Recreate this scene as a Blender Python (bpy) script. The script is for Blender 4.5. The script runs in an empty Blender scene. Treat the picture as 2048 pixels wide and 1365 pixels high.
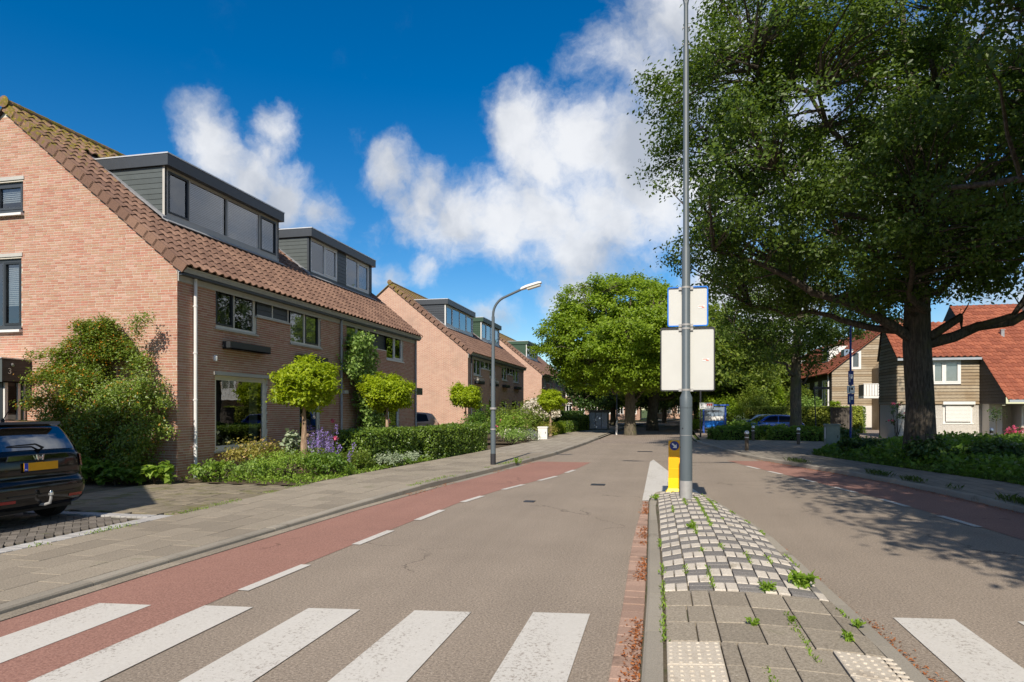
import bpy, bmesh, math, random
import numpy as np
from mathutils import Vector, Matrix, noise
R = math.radians
random.seed(7); rng = np.random.default_rng(11)
S = bpy.context.scene
COL = S.collection

# ------------------------------------------------------------------ camera
F_PX, HORIZON, CAM_H = 1330.0, 818.0, 1.75
YAW = math.atan((1320 - 1024) / F_PX)
cam_d = bpy.data.cameras.new('camera'); cam = bpy.data.objects.new('camera', cam_d); COL.objects.link(cam)
cam_d.sensor_width = 36; cam_d.lens = 36 * F_PX / 2048
cam_d.shift_y = (HORIZON - 682.5) / 2048
cam_d.clip_start = .05; cam_d.clip_end = 3000
cam.location = (0, 0, CAM_H); cam.rotation_euler = (R(90), 0, YAW)
S.camera = cam
CY, SY = math.cos(YAW), math.sin(YAW)
def ray(px, py):
    u = (px - 1024) / F_PX; v = (HORIZON - py) / F_PX
    return Vector((u * CY - SY, u * SY + CY, v))
def view_dist(p): return math.hypot(p[0], p[1])

# ------------------------------------------------------------------ world, sun, exposure
SUN_EL, SUN_AZ = R(40), R(0.8)
S.view_settings.view_transform = 'Standard'; S.view_settings.look = 'None'
S.view_settings.exposure = 0.25; S.view_settings.gamma = 1
S.render.film_transparent = False
W = bpy.data.worlds.new('World'); S.world = W; W.use_nodes = True
def build_world():
    nt = W.node_tree; nt.nodes.clear()
    def n(t, **k):
        x = nt.nodes.new(t)
        for a, b in k.items(): setattr(x, a, b)
        return x
    def put(sock, v):
        if hasattr(v, 'node'): nt.links.new(v, sock)
        else: sock.default_value = v
    def M(op, a, b=None, c=None):
        x = n('ShaderNodeMath', operation=op); put(x.inputs[0], a)
        if b is not None: put(x.inputs[1], b)
        if c is not None: put(x.inputs[2], c)
        return x.outputs[0]
    def smooth(v, a, b):
        x = n('ShaderNodeMapRange', interpolation_type='SMOOTHSTEP'); put(x.inputs[0], v)
        x.inputs[1].default_value = a; x.inputs[2].default_value = b
        return x.outputs[0]
    sky = n('ShaderNodeTexSky', sky_type='NISHITA', sun_disc=False)
    sky.sun_elevation = SUN_EL; sky.sun_rotation = math.pi + SUN_AZ
    sky.air_density = 1.0; sky.dust_density = .25; sky.ozone_density = 3.0; sky.altitude = 0
    hs = n('ShaderNodeHueSaturation'); hs.inputs['Saturation'].default_value = 1.46; hs.inputs['Value'].default_value = 1.25
    hs.inputs['Hue'].default_value = .503
    nt.links.new(sky.outputs[0], hs.inputs['Color'])
    tc = n('ShaderNodeTexCoord'); d = tc.outputs['Generated']
    vn = n('ShaderNodeVectorMath', operation='NORMALIZE'); nt.links.new(d, vn.inputs[0]); d = vn.outputs[0]
    # warp, so that the cloud edges are ragged
    w1 = n('ShaderNodeTexNoise'); w1.inputs['Scale'].default_value = 6; w1.inputs['Detail'].default_value = 6
    w1.inputs['Roughness'].default_value = .6
    nt.links.new(d, w1.inputs['Vector'])
    ws = n('ShaderNodeVectorMath', operation='MULTIPLY_ADD'); nt.links.new(w1.outputs['Color'], ws.inputs[0])
    ws.inputs[1].default_value = (.1,) * 3; nt.links.new(d, ws.inputs[2])
    wo = n('ShaderNodeVectorMath', operation='SUBTRACT'); nt.links.new(ws.outputs[0], wo.inputs[0]); wo.inputs[1].default_value = (.05,) * 3
    dw = wo.outputs[0]
    # cumulus heaps: direction, angular radius, weight (the ones seen in the street, then others round the sky)
    heaps = []
    for px, py, r, k in [(420, 278, 50, .95), (440, 318, 52, .85), (540, 262, 52, 1), (520, 308, 50, .85), (500, 352, 62, .85), (575, 385, 66, .9), (632, 412, 58, .8),
                         (785, 345, 62, .85), (850, 400, 75, .9), (930, 440, 85, 1), (1010, 445, 95, 1), (1110, 420, 110, 1), (1190, 400, 100, 1), (1160, 480, 80, .85),
                         (1055, 265, 80, 1), (1100, 330, 80, .95), (1180, 300, 105, .9), (1280, 330, 150, 1), (1230, 450, 110, .85), (1340, 180, 140, .82), (1420, 60, 150, .85),
                         (1500, 330, 200, .8), (1240, 120, 95, .52), (865, 535, 45, .62), (790, 560, 35, .6), (755, 560, 40, .55), (1150, 585, 60, .8), (985, 630, 55, .7),
                         (700, 290, 45, .4), (1560, 620, 120, .8), (1450, 590, 90, .85), (740, 450, 60, .38), (900, 480, 60, .6), (1750, 300, 200, .7)]:
        heaps.append((ray(px, py).normalized(), r / F_PX * 1.45, k))
    rr = random.Random(3)
    for i in range(26):
        a = R(32 + i * 245 / 26 + rr.uniform(-4, 4)) ; e = R(rr.uniform(8, 60))
        heaps.append((Vector((math.sin(a) * math.cos(e), math.cos(a) * math.cos(e), math.sin(e))), rr.uniform(.16, .34), rr.uniform(.6, 1)))
    for az, el, r in ((36, 17, .3), (48, 24, .28), (30, 9, .22)):   # the bank mirrored in the dormer windows
        a, e = R(az), R(el); heaps.append((Vector((math.sin(a) * math.cos(e), math.cos(a) * math.cos(e), math.sin(e))), r, .95))
    acc = None
    for v, r, k in heaps:
        dt = n('ShaderNodeVectorMath', operation='DISTANCE'); nt.links.new(dw, dt.inputs[0]); dt.inputs[1].default_value = v
        x = n('ShaderNodeMapRange'); nt.links.new(dt.outputs['Value'], x.inputs[0])
        x.inputs[1].default_value = r * 1.15; x.inputs[2].default_value = 0; x.inputs[3].default_value = 0; x.inputs[4].default_value = k
        acc = x.outputs[0] if acc is None else M('SMOOTH_MAX', acc, x.outputs[0], .12)
    f1 = n('ShaderNodeTexNoise'); f1.inputs['Scale'].default_value = 9; f1.inputs['Detail'].default_value = 9; f1.inputs['Roughness'].default_value = .62
    nt.links.new(dw, f1.inputs['Vector'])
    dens = M('ADD', acc, M('MULTIPLY', M('SUBTRACT', f1.outputs['Fac'], .5), 1.35))
    mask = smooth(dens, .2, .78)
    mask = M('MULTIPLY', mask, smooth(acc, .07, .26))
    # body shading: thick middles bright, lower sides greyer
    up = n('ShaderNodeVectorMath', operation='ADD'); nt.links.new(dw, up.inputs[0]); up.inputs[1].default_value = (.0, .0, .035)
    f2 = n('ShaderNodeTexNoise'); f2.inputs['Scale'].default_value = 7; f2.inputs['Detail'].default_value = 5; nt.links.new(up.outputs[0], f2.inputs['Vector'])
    lit = smooth(f2.outputs['Fac'], .35, .68)
    cm = n('ShaderNodeMix', data_type='RGBA'); nt.links.new(lit, cm.inputs[0])
    cm.inputs[6].default_value = (9.6, 9.7, 9.9, 1); cm.inputs[7].default_value = (5.2, 5.6, 6.3, 1)
    # nodes of the sky are physically bright, so cloud radiance is given on the same scale
    mx = n('ShaderNodeMix', data_type='RGBA'); nt.links.new(M('MULTIPLY', mask, .93), mx.inputs[0])
    nt.links.new(hs.outputs[0], mx.inputs[6]); nt.links.new(cm.outputs[2], mx.inputs[7])
    bg = n('ShaderNodeBackground'); bg.inputs['Strength'].default_value = .082
    nt.links.new(mx.outputs[2], bg.inputs['Color'])
    o = n('ShaderNodeOutputWorld'); nt.links.new(bg.outputs[0], o.inputs[0])
build_world()
W.cycles.sampling_method = 'MANUAL'; W.cycles.sample_map_resolution = 512
sl = bpy.data.lights.new('sun', 'SUN'); sl.energy = 5.0; sl.angle = R(.5); sl.color = (1, .91, .78)
sun = bpy.data.objects.new('sun', sl); COL.objects.link(sun); sun.location = (-4, -30, 30)
sun.rotation_euler = Vector((math.sin(SUN_AZ) * math.cos(SUN_EL), math.cos(SUN_AZ) * math.cos(SUN_EL), -math.sin(SUN_EL))).to_track_quat('-Z', 'Y').to_euler()

# ------------------------------------------------------------------ materials
class NT:
    def __init__(s, name):
        s.m = bpy.data.materials.new(name); s.m.use_nodes = True; s.t = s.m.node_tree; s.t.nodes.clear()
        s.out = s.n('ShaderNodeOutputMaterial')
    def n(s, t, **k):
        x = s.t.nodes.new(t)
        for a, b in k.items(): setattr(x, a, b)
        return x
    def put(s, sock, v):
        if hasattr(v, 'node'): s.t.links.new(v, sock)
        else:
            if isinstance(v, tuple) and len(v) == 3 and sock.type == 'RGBA': v = v + (1,)
            sock.default_value = v
    def math(s, op, a, b=0.0):
        x = s.n('ShaderNodeMath', operation=op); s.put(x.inputs[0], a); s.put(x.inputs[1], b); return x.outputs[0]
    def mix(s, f, a, b, blend='MIX'):
        x = s.n('ShaderNodeMix', data_type='RGBA', blend_type=blend); s.put(x.inputs[0], f); s.put(x.inputs[6], a); s.put(x.inputs[7], b); return x.outputs[2]
    def pos(s): return s.n('ShaderNodeNewGeometry').outputs['Position']
    def objc(s): return s.n('ShaderNodeTexCoord').outputs['Object']
    def noise(s, vec, scale, detail=3, rough=.55, out='Fac'):
        x = s.n('ShaderNodeTexNoise'); x.inputs['Scale'].default_value = scale; x.inputs['Detail'].default_value = detail; x.inputs['Roughness'].default_value = rough
        s.t.links.new(vec, x.inputs['Vector']); return x.outputs[out]
    def ramp(s, f, a, b):
        x = s.n('ShaderNodeMapRange', interpolation_type='SMOOTHSTEP'); s.put(x.inputs[0], f); x.inputs[1].default_value = a; x.inputs[2].default_value = b; return x.outputs[0]
    def rnd(s):
        a = s.n('ShaderNodeAttribute', attribute_name='rnd'); o = s.n('ShaderNodeObjectInfo')
        return s.math('FRACT', s.math('ADD', a.outputs['Fac'], o.outputs['Random']))
    def stretch(s, vec, sc):
        x = s.n('ShaderNodeMapping'); s.t.links.new(vec, x.inputs[0]); x.inputs['Scale'].default_value = sc; return x.outputs[0]
    def bump(s, h, strength, dist=.01):
        x = s.n('ShaderNodeBump'); x.inputs['Strength'].default_value = strength; x.inputs['Distance'].default_value = dist; s.put(x.inputs['Height'], h); return x.outputs[0]
    def pr(s, color, rough=.7, spec=.3, metal=0, normal=None, coat=0):
        b = s.n('ShaderNodeBsdfPrincipled'); s.put(b.inputs['Base Color'], color); s.put(b.inputs['Roughness'], rough)
        b.inputs['Specular IOR Level'].default_value = spec; s.put(b.inputs['Metallic'], metal); b.inputs['Coat Weight'].default_value = coat
        b.inputs['Coat Roughness'].default_value = .04
        if normal is not None: s.t.links.new(normal, b.inputs['Normal'])
        return b.outputs[0]
    def end(s, sh): s.t.links.new(sh, s.out.inputs[0]); return s.m
MAT = {}
def plain(name, c, rough=.6, spec=.35, metal=0, var=.08, scale=6, bump=0, coat=0):
    t = NT(name); p = t.objc() if metal else t.pos()
    nz = t.noise(p, scale, 4); r = t.rnd()
    k = t.math('ADD', t.math('MULTIPLY', t.math('SUBTRACT', nz, .5), var * 3), t.math('MULTIPLY', t.math('SUBTRACT', r, .5), var))
    col = t.mix(1, c, t.n('ShaderNodeCombineColor').outputs[0]) if False else None
    hs = t.n('ShaderNodeHueSaturation'); t.put(hs.inputs['Color'], c); t.put(hs.inputs['Value'], t.math('ADD', k, 1.0))
    MAT[name] = t.end(t.pr(hs.outputs[0], rough, spec, metal, t.bump(t.noise(p, scale * 12, 3), bump) if bump else None, coat)); return MAT[name]
def stony(name, c1, c2, scale=30, speck=None, rough=.85, bump=.4, var=.25, patch=.35, stain=None, stain_at=(.55, .7), stain_scale=1.3, wear=0, chips=None):
    """mineral surface: grain, speckle, piece-to-piece variation, large patches and stains"""
    t = NT(name); p = t.pos()
    g = t.noise(p, scale, 5, .7); col = t.mix(t.ramp(g, .3, .7), c1, c2)
    if speck:
        sp = t.noise(p, speck[0], 3, .6); col = t.mix(t.ramp(sp, speck[1] - .03, speck[1] + .05), col, speck[2])
    big = t.noise(p, .55, 4, .6); r = t.rnd()
    val = t.math('ADD', 1.0, t.math('ADD', t.math('MULTIPLY', t.math('SUBTRACT', big, .5), patch * 2), t.math('MULTIPLY', t.math('SUBTRACT', r, .5), var)))
    hs = t.n('ShaderNodeHueSaturation'); t.put(hs.inputs['Color'], col); t.put(hs.inputs['Value'], val); col = hs.outputs[0]
    if stain:
        sn = t.noise(p, stain_scale, 6, .7); col = t.mix(t.ramp(sn, *stain_at), col, stain)
    if wear:   # tyre-polished tracks along the road, hairline cracks
        tr = t.noise(t.stretch(p, (1.5, .03, 1)), 1.0, 3, .6); h2 = t.n('ShaderNodeHueSaturation'); t.put(h2.inputs['Color'], col); t.put(h2.inputs['Value'], t.math('ADD', 1 - wear * .5, t.math('MULTIPLY', tr, wear))); col = h2.outputs[0]
        vo = t.n('ShaderNodeTexVoronoi', feature='DISTANCE_TO_EDGE'); vo.inputs['Scale'].default_value = .3; ws = t.n('ShaderNodeVectorMath', operation='ADD'); t.t.links.new(p, ws.inputs[0]); sc = t.n('ShaderNodeVectorMath', operation='SCALE'); t.t.links.new(t.noise(p, 2.5, 4, .6, 'Color'), sc.inputs[0]); sc.inputs['Scale'].default_value = .5; t.t.links.new(sc.outputs[0], ws.inputs[1]); t.t.links.new(ws.outputs[0], vo.inputs['Vector'])
        ck = t.math('MULTIPLY', t.math('SUBTRACT', 1.0, t.ramp(vo.outputs['Distance'], .0015, .005)), t.ramp(t.noise(p, .35, 2), .52, .58)); col = t.mix(t.math('MULTIPLY', ck, .55), col, tuple(v * .35 for v in c1))
    if chips:  # worn paint lets the road show through
        cn = t.noise(p, 38, 6, .75); cw = t.noise(t.stretch(p, (2, .3, 1)), 1.3, 4, .6); ch = t.ramp(t.math('ADD', cn, t.math('MULTIPLY', cw, .4)), .775, .84); col = t.mix(t.math('MULTIPLY', ch, .75), col, chips)
    MAT[name] = t.end(t.pr(col, rough, .25, 0, t.bump(g, bump, .006))); return MAT[name]
def leafmat(name, c1, c2, trans=.4, spec=.35, rough=.45, extra=None):
    t = NT(name); r = t.rnd(); col = t.mix(r, c1, c2)
    nz = t.noise(t.pos(), .9, 2); hs = t.n('ShaderNodeHueSaturation'); t.put(hs.inputs['Color'], col)
    t.put(hs.inputs['Value'], t.math('ADD', .72, t.math('MULTIPLY', nz, .56))); col = hs.outputs[0]
    if extra: col = t.mix(t.ramp(r, extra[1], extra[1] + .01), col, extra[0])
    b = t.pr(col, rough, spec)
    tr = t.n('ShaderNodeBsdfTranslucent'); t.put(tr.inputs[0], t.mix(.5, col, tuple(min(1, 2.0 * v) * k for v, k in zip(c2, (1, 1, .5)))))
    mx = t.n('ShaderNodeMixShader'); mx.inputs[0].default_value = trans; t.t.links.new(b, mx.inputs[1]); t.t.links.new(tr.outputs[0], mx.inputs[2])
    MAT[name] = t.end(mx.outputs[0]); return MAT[name]
def brickmat(name, cs, dirty=.35):
    t = NT(name); r = t.rnd(); p = t.pos()
    cr = t.n('ShaderNodeValToRGB'); cr.color_ramp.interpolation = 'LINEAR'; t.t.links.new(r, cr.inputs[0])
    e = cr.color_ramp.elements; e[0].position = 0; e[0].color = cs[0] + (1,); e[1].position = 1; e[1].color = cs[-1] + (1,)
    for i, c in enumerate(cs[1:-1]): x = e.new((i + 1) / (len(cs) - 1)); x.color = c + (1,)
    g = t.noise(p, 45, 4, .7); col = t.mix(t.math('MULTIPLY', t.ramp(g, .35, .75), .35), cr.outputs[0], tuple(v * .55 for v in cs[0]))
    d = t.noise(p, .8, 5, .65); col = t.mix(t.math('MULTIPLY', t.ramp(d, .45, .75), dirty), col, (.16, .12, .1))
    MAT[name] = t.end(t.pr(col, .9, .2, 0, t.bump(g, .35, .004))); return MAT[name]
def brick_sheet(name, c1, c2, mortar, w=.22, hgt=.0625):
    t = NT(name); p = t.pos(); sp = t.n('ShaderNodeSeparateXYZ'); t.t.links.new(p, sp.inputs[0])
    cb = t.n('ShaderNodeCombineXYZ'); t.t.links.new(t.math('ADD', sp.outputs[0], sp.outputs[1]), cb.inputs[0]); t.t.links.new(sp.outputs[2], cb.inputs[1])
    b = t.n('ShaderNodeTexBrick'); t.t.links.new(cb.outputs[0], b.inputs['Vector']); b.inputs['Scale'].default_value = 1
    b.inputs['Brick Width'].default_value = w; b.inputs['Row Height'].default_value = hgt; b.inputs['Mortar Size'].default_value = .01; b.inputs['Bias'].default_value = 0
    t.put(b.inputs['Color1'], c1); t.put(b.inputs['Color2'], c2); t.put(b.inputs['Mortar'], mortar)
    d = t.noise(p, .9, 5, .65); col = t.mix(t.math('MULTIPLY', t.ramp(d, .45, .75), .3), b.outputs['Color'], (.2, .14, .11))
    MAT[name] = t.end(t.pr(col, .9, .2, 0, t.bump(t.math('SUBTRACT', 1, b.outputs['Fac']), .5, .006))); return MAT[name]
def glassmat(name, tint=(.55, .6, .6), refl=.1, fk=1.35):
    t = NT(name); fr = t.n('ShaderNodeFresnel'); fr.inputs[0].default_value = 1.5
    gl = t.n('ShaderNodeBsdfGlossy'); gl.inputs['Roughness'].default_value = .012; gl.inputs[0].default_value = (.95, .97, 1, 1)
    wv = t.bump(t.noise(t.pos(), 1.6, 2), .04, .02); t.t.links.new(wv, gl.inputs['Normal'])
    tr = t.n('ShaderNodeBsdfTransparent'); tr.inputs[0].default_value = tint + (1,)
    mx = t.n('ShaderNodeMixShader'); t.put(mx.inputs[0], t.math('MINIMUM', t.math('ADD', t.math('MULTIPLY', fr.outputs[0], fk), refl), 1.0))
    t.t.links.new(tr.outputs[0], mx.inputs[1]); t.t.links.new(gl.outputs[0], mx.inputs[2])
    MAT[name] = t.end(mx.outputs[0]); return MAT[name]

# ground
stony('asphalt', (.165, .133, .104), (.37, .308, .245), 50, (80, .65, (.66, .58, .48)), .8, .6, 0, .2, (.15, .125, .1), (.6, .85), .3, .3)
stony('red_asphalt', (.21, .108, .084), (.385, .212, .166), 55, (90, .69, (.6, .44, .37)), .82, .6, 0, .2, (.2, .115, .09), (.6, .85), .4, .22)
stony('slab', (.19, .162, .125), (.36, .312, .245), 60, (95, .67, (.52, .47, .4)), .85, .35, .3, .18, (.2, .19, .12), (.6, .75), 1.1)
stony('slab_far', (.26, .225, .18), (.37, .325, .262), 90, None, .85, .3, .3, .2)
stony('shade_slab', (.17, .145, .115), (.25, .215, .17), 90, None, .88, .3, .3, .25, (.11, .1, .06), (.55, .7), 1.0)
stony('mossy_slab', (.165, .138, .1), (.26, .222, .16), 90, None, .9, .4, .3, .3, (.14, .135, .05), (.5, .66), 1.6)
stony('kerb_concrete', (.25, .225, .185), (.35, .315, .26), 110, None, .85, .35, .22, .2, (.13, .115, .085), (.57, .75), 1.8)
stony('paver_dark', (.12, .105, .092), (.2, .178, .152), 80, None, .88, .4, .55, .25, (.13, .13, .06), (.6, .72), 2)
stony('paver_grey', (.33, .32, .31), (.43, .42, .405), 90, None, .85, .3, .2, .2)
stony('gutter_brick', (.3, .195, .15), (.42, .29, .225), 80, None, .88, .4, .35, .2, (.17, .12, .09), (.55, .7), 2)
stony('cobble_white', (.46, .41, .345), (.63, .575, .495), 60, None, .8, .4, .22, .16, (.3, .26, .19), (.55, .72), 3)
stony('cobble_dark', (.1, .092, .088), (.26, .245, .23), 170, (230, .62, (.42, .4, .37)), .85, .5, .25, .15)
stony('tactile', (.46, .405, .33), (.6, .54, .45), 70, None, .85, .35, .1, .12, (.33, .28, .22), (.55, .72), 3)
stony('soil', (.06, .045, .03), (.12, .09, .06), 20, None, .95, .6, 0, .3)
stony('lawn', (.05, .075, .018), (.09, .12, .03), 14, None, .95, .6, 0, .35, (.1, .08, .045), (.58, .7), .8)
stony('joint_sand', (.075, .062, .045), (.14, .115, .08), 40, None, .95, .4, 0, .3, (.05, .065, .02), (.52, .66), 2.5)
stony('road_paint', (.53, .505, .46), (.6, .575, .53), 50, (120, .74, (.4, .37, .33)), .65, .2, 0, .08, (.44, .4, .35), (.56, .8), 1.1, 0, (.25, .21, .175))
def sidewalk_sheet(name, c1, c2, w, hgt, mort):
    t = NT(name); p = t.pos(); b = t.n('ShaderNodeTexBrick'); mp = t.n('ShaderNodeMapping'); t.t.links.new(p, mp.inputs[0]); mp.inputs['Rotation'].default_value = (0, 0, R(90)); t.t.links.new(mp.outputs[0], b.inputs['Vector'])
    b.inputs['Scale'].default_value = 1; b.inputs['Brick Width'].default_value = w; b.inputs['Row Height'].default_value = hgt; b.inputs['Mortar Size'].default_value = .008
    t.put(b.inputs['Color1'], c1); t.put(b.inputs['Color2'], c2); t.put(b.inputs['Mortar'], mort)
    g = t.noise(p, 60, 5, .7); d = t.noise(p, .7, 5); hs = t.n('ShaderNodeHueSaturation'); t.put(hs.inputs['Color'], b.outputs['Color']); t.put(hs.inputs['Value'], t.math('ADD', .68, t.math('ADD', t.math('MULTIPLY', g, .35), t.math('MULTIPLY', d, .3))))
    MAT[name] = t.end(t.pr(hs.outputs[0], .88, .25, 0, t.bump(t.math('SUBTRACT', g, b.outputs['Fac']), .4, .006)))
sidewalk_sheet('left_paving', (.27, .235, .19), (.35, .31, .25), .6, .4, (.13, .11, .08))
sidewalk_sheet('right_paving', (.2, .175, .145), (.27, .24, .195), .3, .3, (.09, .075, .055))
sidewalk_sheet('brick_street', (.25, .2, .165), (.32, .265, .22), .21, .105, (.15, .125, .1))
# buildings
brickmat('brick_pink', [(.42, .185, .13), (.45, .235, .16), (.48, .285, .2), (.44, .27, .175), (.47, .21, .15), (.53, .33, .25)], .18)
MAT['brick_white'] = brickmat('brick_white', [(.6, .57, .52), (.66, .63, .58), (.55, .52, .47)], .15)
stony('mortar', (.56, .52, .44), (.68, .64, .55), 60, None, .95, .3, 0, .15)
brick_sheet('brick_pink_far', (.5, .28, .19), (.43, .205, .14), (.54, .46, .38))
brick_sheet('brick_far', (.42, .22, .16), (.34, .17, .12), (.4, .34, .28))
def tilemat(name, c1, c2, moss=True, streak=.5):
    t = NT(name); p = t.pos(); r = t.rnd(); col = t.mix(r, c1, c2)
    g = t.noise(p, 30, 5, .7); col = t.mix(t.math('MULTIPLY', t.ramp(g, .4, .75), streak), col, tuple(v * .4 for v in c1))
    d = t.noise(p, 1.1, 5, .7); col = t.mix(t.math('MULTIPLY', t.ramp(d, .5, .75), .45), col, tuple(v * .5 for v in c1))
    if moss:
        sp = t.n('ShaderNodeSeparateXYZ'); t.t.links.new(p, sp.inputs[0]); hgt = t.ramp(sp.outputs[2], 6.8, 9.4)
        mn = t.math('ADD', t.noise(p, 7, 6, .75), t.math('MULTIPLY', hgt, .2)); col = t.mix(t.ramp(mn, .66, .73), col, (.16, .13, .02))
        mn2 = t.math('ADD', t.noise(p, 16, 5, .75), t.math('MULTIPLY', hgt, .13)); col = t.mix(t.ramp(mn2, .7, .76), col, (.42, .27, .03))
    MAT[name] = t.end(t.pr(col, .85, .25, 0, t.bump(g, .4, .006)))
tilemat('tile_brown', (.165, .096, .07), (.28, .168, .118)); tilemat('tile_brown_far', (.18, .108, .08), (.25, .15, .108)); tilemat('tile_red', (.25, .078, .046), (.38, .128, .072), False, .7)
plain('underlay', (.05, .04, .035), .9)
plain('paint_black', (.028, .032, .036), .4, .4, 0, .1); plain('paint_graphite', (.05, .057, .066), .42, .4, 0, .08); plain('cladding_grey', (.085, .1, .1), .5, .35, 0, .1); plain('cladding_green', (.035, .075, .045), .5, .35, 0, .1)
plain('frame_taupe', (.45, .435, .4), .45, .4, 0, .08); plain('frame_white', (.72, .71, .68), .4, .45, 0, .06); plain('frame_cream', (.74, .7, .6), .45, .4, 0, .08)
plain('aluminium', (.62, .63, .64), .4, .5, .4, .1); plain('lead', (.28, .285, .3), .6, .4, .0, .25, 9); plain('zinc', (.42, .45, .48), .45, .5, .35, .12); plain('pvc_white', (.72, .71, .69), .4, .45, 0, .1, 3); plain('pvc_grey', (.33, .36, .385), .45, .45, 0, .1)
plain('interior', (.035, .035, .037), .95, .1); plain('curtain', (.45, .5, .49), .9, .1, 0, .2, 9); plain('blind', (.72, .72, .76), .8, .2, 0, .1); plain('frosted', (.42, .47, .45), .75, .3, 0, .15, 14)
glassmat('glass'); glassmat('glass_sky', (.85, .85, .87), .12, 1.1); glassmat('car_glass', (.1, .11, .12), .0, .3)
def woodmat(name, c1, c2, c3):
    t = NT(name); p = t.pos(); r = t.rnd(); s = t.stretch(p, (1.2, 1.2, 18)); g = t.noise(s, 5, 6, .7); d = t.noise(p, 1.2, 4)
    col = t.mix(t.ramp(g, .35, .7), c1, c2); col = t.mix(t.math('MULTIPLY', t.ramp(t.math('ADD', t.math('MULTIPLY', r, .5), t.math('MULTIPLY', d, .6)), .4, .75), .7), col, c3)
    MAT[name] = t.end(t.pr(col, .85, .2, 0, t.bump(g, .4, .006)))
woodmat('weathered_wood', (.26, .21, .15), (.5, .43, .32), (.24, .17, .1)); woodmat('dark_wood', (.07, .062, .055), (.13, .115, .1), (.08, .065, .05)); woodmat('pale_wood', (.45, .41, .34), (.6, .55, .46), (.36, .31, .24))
# street furniture
plain('pole_grey', (.092, .115, .132), .42, .45, 0, .06, 3); plain('galvanised', (.36, .355, .35), .5, .5, .25, .15, 10); plain('sign_back', (.53, .535, .515), .5, .4, 0, .05, 3); plain('sign_blue', (.01, .16, .62), .4); plain('sign_black', (.03, .03, .035), .5); plain('sticker_red', (.6, .1, .06), .6); plain('paper', (.75, .74, .72), .7)
plain('steel', (.62, .62, .62), .3, .5, .8, .1); plain('yellow', (.86, .42, .008), .38, .4, 0, .06); plain('yellow_base', (.9, .6, .01), .4, .4, 0, .05); plain('navy', (.015, .035, .2), .4, .4); plain('lamp_white', (.68, .68, .66), .35, .5, 0, .05); plain('lamp_lens', (.5, .49, .42), .2, .5); plain('cabinet_green', (.26, .29, .25), .6, .3, 0, .15); plain('cabinet_white', (.66, .65, .62), .55, .35, 0, .1)
plain('bollard_wood', (.12, .095, .07), .8, .2, 0, .25, 12); plain('blue_post', (.03, .09, .42), .45); plain('glass_panel', (.2, .26, .34), .15, .5)
# cars
plain('car_black', (.006, .006, .007), .16, .4, 0, 0, 4, 0, .35); plain('car_blue', (.006, .035, .3), .2, .5, 0, 0, 4, 0, 1); plain('car_white', (.55, .62, .72), .25, .5, 0, 0, 4, 0, 1); plain('car_beige', (.36, .24, .17), .3, .5, 0, 0, 4, 0, 1)
plain('tyre', (.018, .018, .018), .8, .3); plain('chrome', (.8, .8, .8), .08, .5, 1, 0); plain('tail_red', (.32, .012, .012), .2, .5, 0, 0, 4, 0, 1); plain('tail_clear', (.62, .56, .54), .15, .5, 0, 0, 4, 0, 1); plain('plate_yellow', (.7, .34, .005), .45); plain('plate_blue', (.01, .05, .5), .4); plain('trim_black', (.015, .015, .016), .6)
plain('scooter_red', (.5, .02, .04), .3, .5)
# plants
def barkmat(name, c1, c2, moss=None):
    t = NT(name); p = t.pos(); s = t.stretch(p, (9, 9, 1.6)); g = t.noise(s, 2.2, 6, .7); col = t.mix(t.ramp(g, .35, .68), c1, c2)
    if moss: col = t.mix(t.math('MULTIPLY', t.ramp(t.noise(p, 1.7, 5, .7), .5, .68), .7), col, moss)
    MAT[name] = t.end(t.pr(col, .95, .15, 0, t.bump(g, .9, .03)))
barkmat('bark_oak', (.05, .042, .034), (.13, .108, .086), (.1, .09, .045)); barkmat('bark_pale', (.16, .125, .09), (.36, .28, .2)); barkmat('bark_lime', (.07, .06, .045), (.17, .145, .105), (.12, .12, .05)); barkmat('twig', (.06, .05, .035), (.13, .105, .075)); barkmat('robinia_bark', (.2, .13, .085), (.46, .33, .23))
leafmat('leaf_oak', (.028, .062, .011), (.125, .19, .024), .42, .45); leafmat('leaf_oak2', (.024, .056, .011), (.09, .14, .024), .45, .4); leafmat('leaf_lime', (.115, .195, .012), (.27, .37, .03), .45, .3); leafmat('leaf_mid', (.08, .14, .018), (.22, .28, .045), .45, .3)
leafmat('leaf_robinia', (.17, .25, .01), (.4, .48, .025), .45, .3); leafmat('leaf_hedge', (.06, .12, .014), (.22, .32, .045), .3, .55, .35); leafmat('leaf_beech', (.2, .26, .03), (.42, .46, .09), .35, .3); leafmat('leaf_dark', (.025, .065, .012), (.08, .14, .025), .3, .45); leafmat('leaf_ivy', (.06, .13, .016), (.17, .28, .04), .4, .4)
leafmat('leaf_pyracantha', (.06, .115, .012), (.24, .32, .045), .3, .5, .38, ((.5, .24, .03), .955)); leafmat('leaf_climber', (.1, .19, .03), (.3, .42, .11), .35, .35); leafmat('leaf_silver', (.19, .25, .15), (.38, .44, .31), .2, .2); leafmat('leaf_fresh', (.11, .2, .02), (.28, .4, .06), .4, .35); leafmat('leaf_tan', (.16, .17, .03), (.36, .3, .08), .35, .3)
leafmat('petal_violet', (.22, .14, .5), (.42, .32, .72), .3, .1); leafmat('petal_white', (.62, .56, .5), (.8, .74, .68), .3, .1); leafmat('petal_pink', (.6, .06, .16), (.8, .2, .35), .3, .1); leafmat('petal_cream', (.7, .45, .2), (.8, .6, .45), .3, .1); leafmat('berry', (.45, .13, .01), (.7, .3, .03), .2, .3)
leafmat('litter', (.24, .075, .025), (.4, .16, .06), .15, .15); leafmat('weed', (.13, .24, .02), (.27, .4, .05), .4, .3); leafmat('grass', (.05, .1, .02), (.13, .19, .05), .35, .25)
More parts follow.
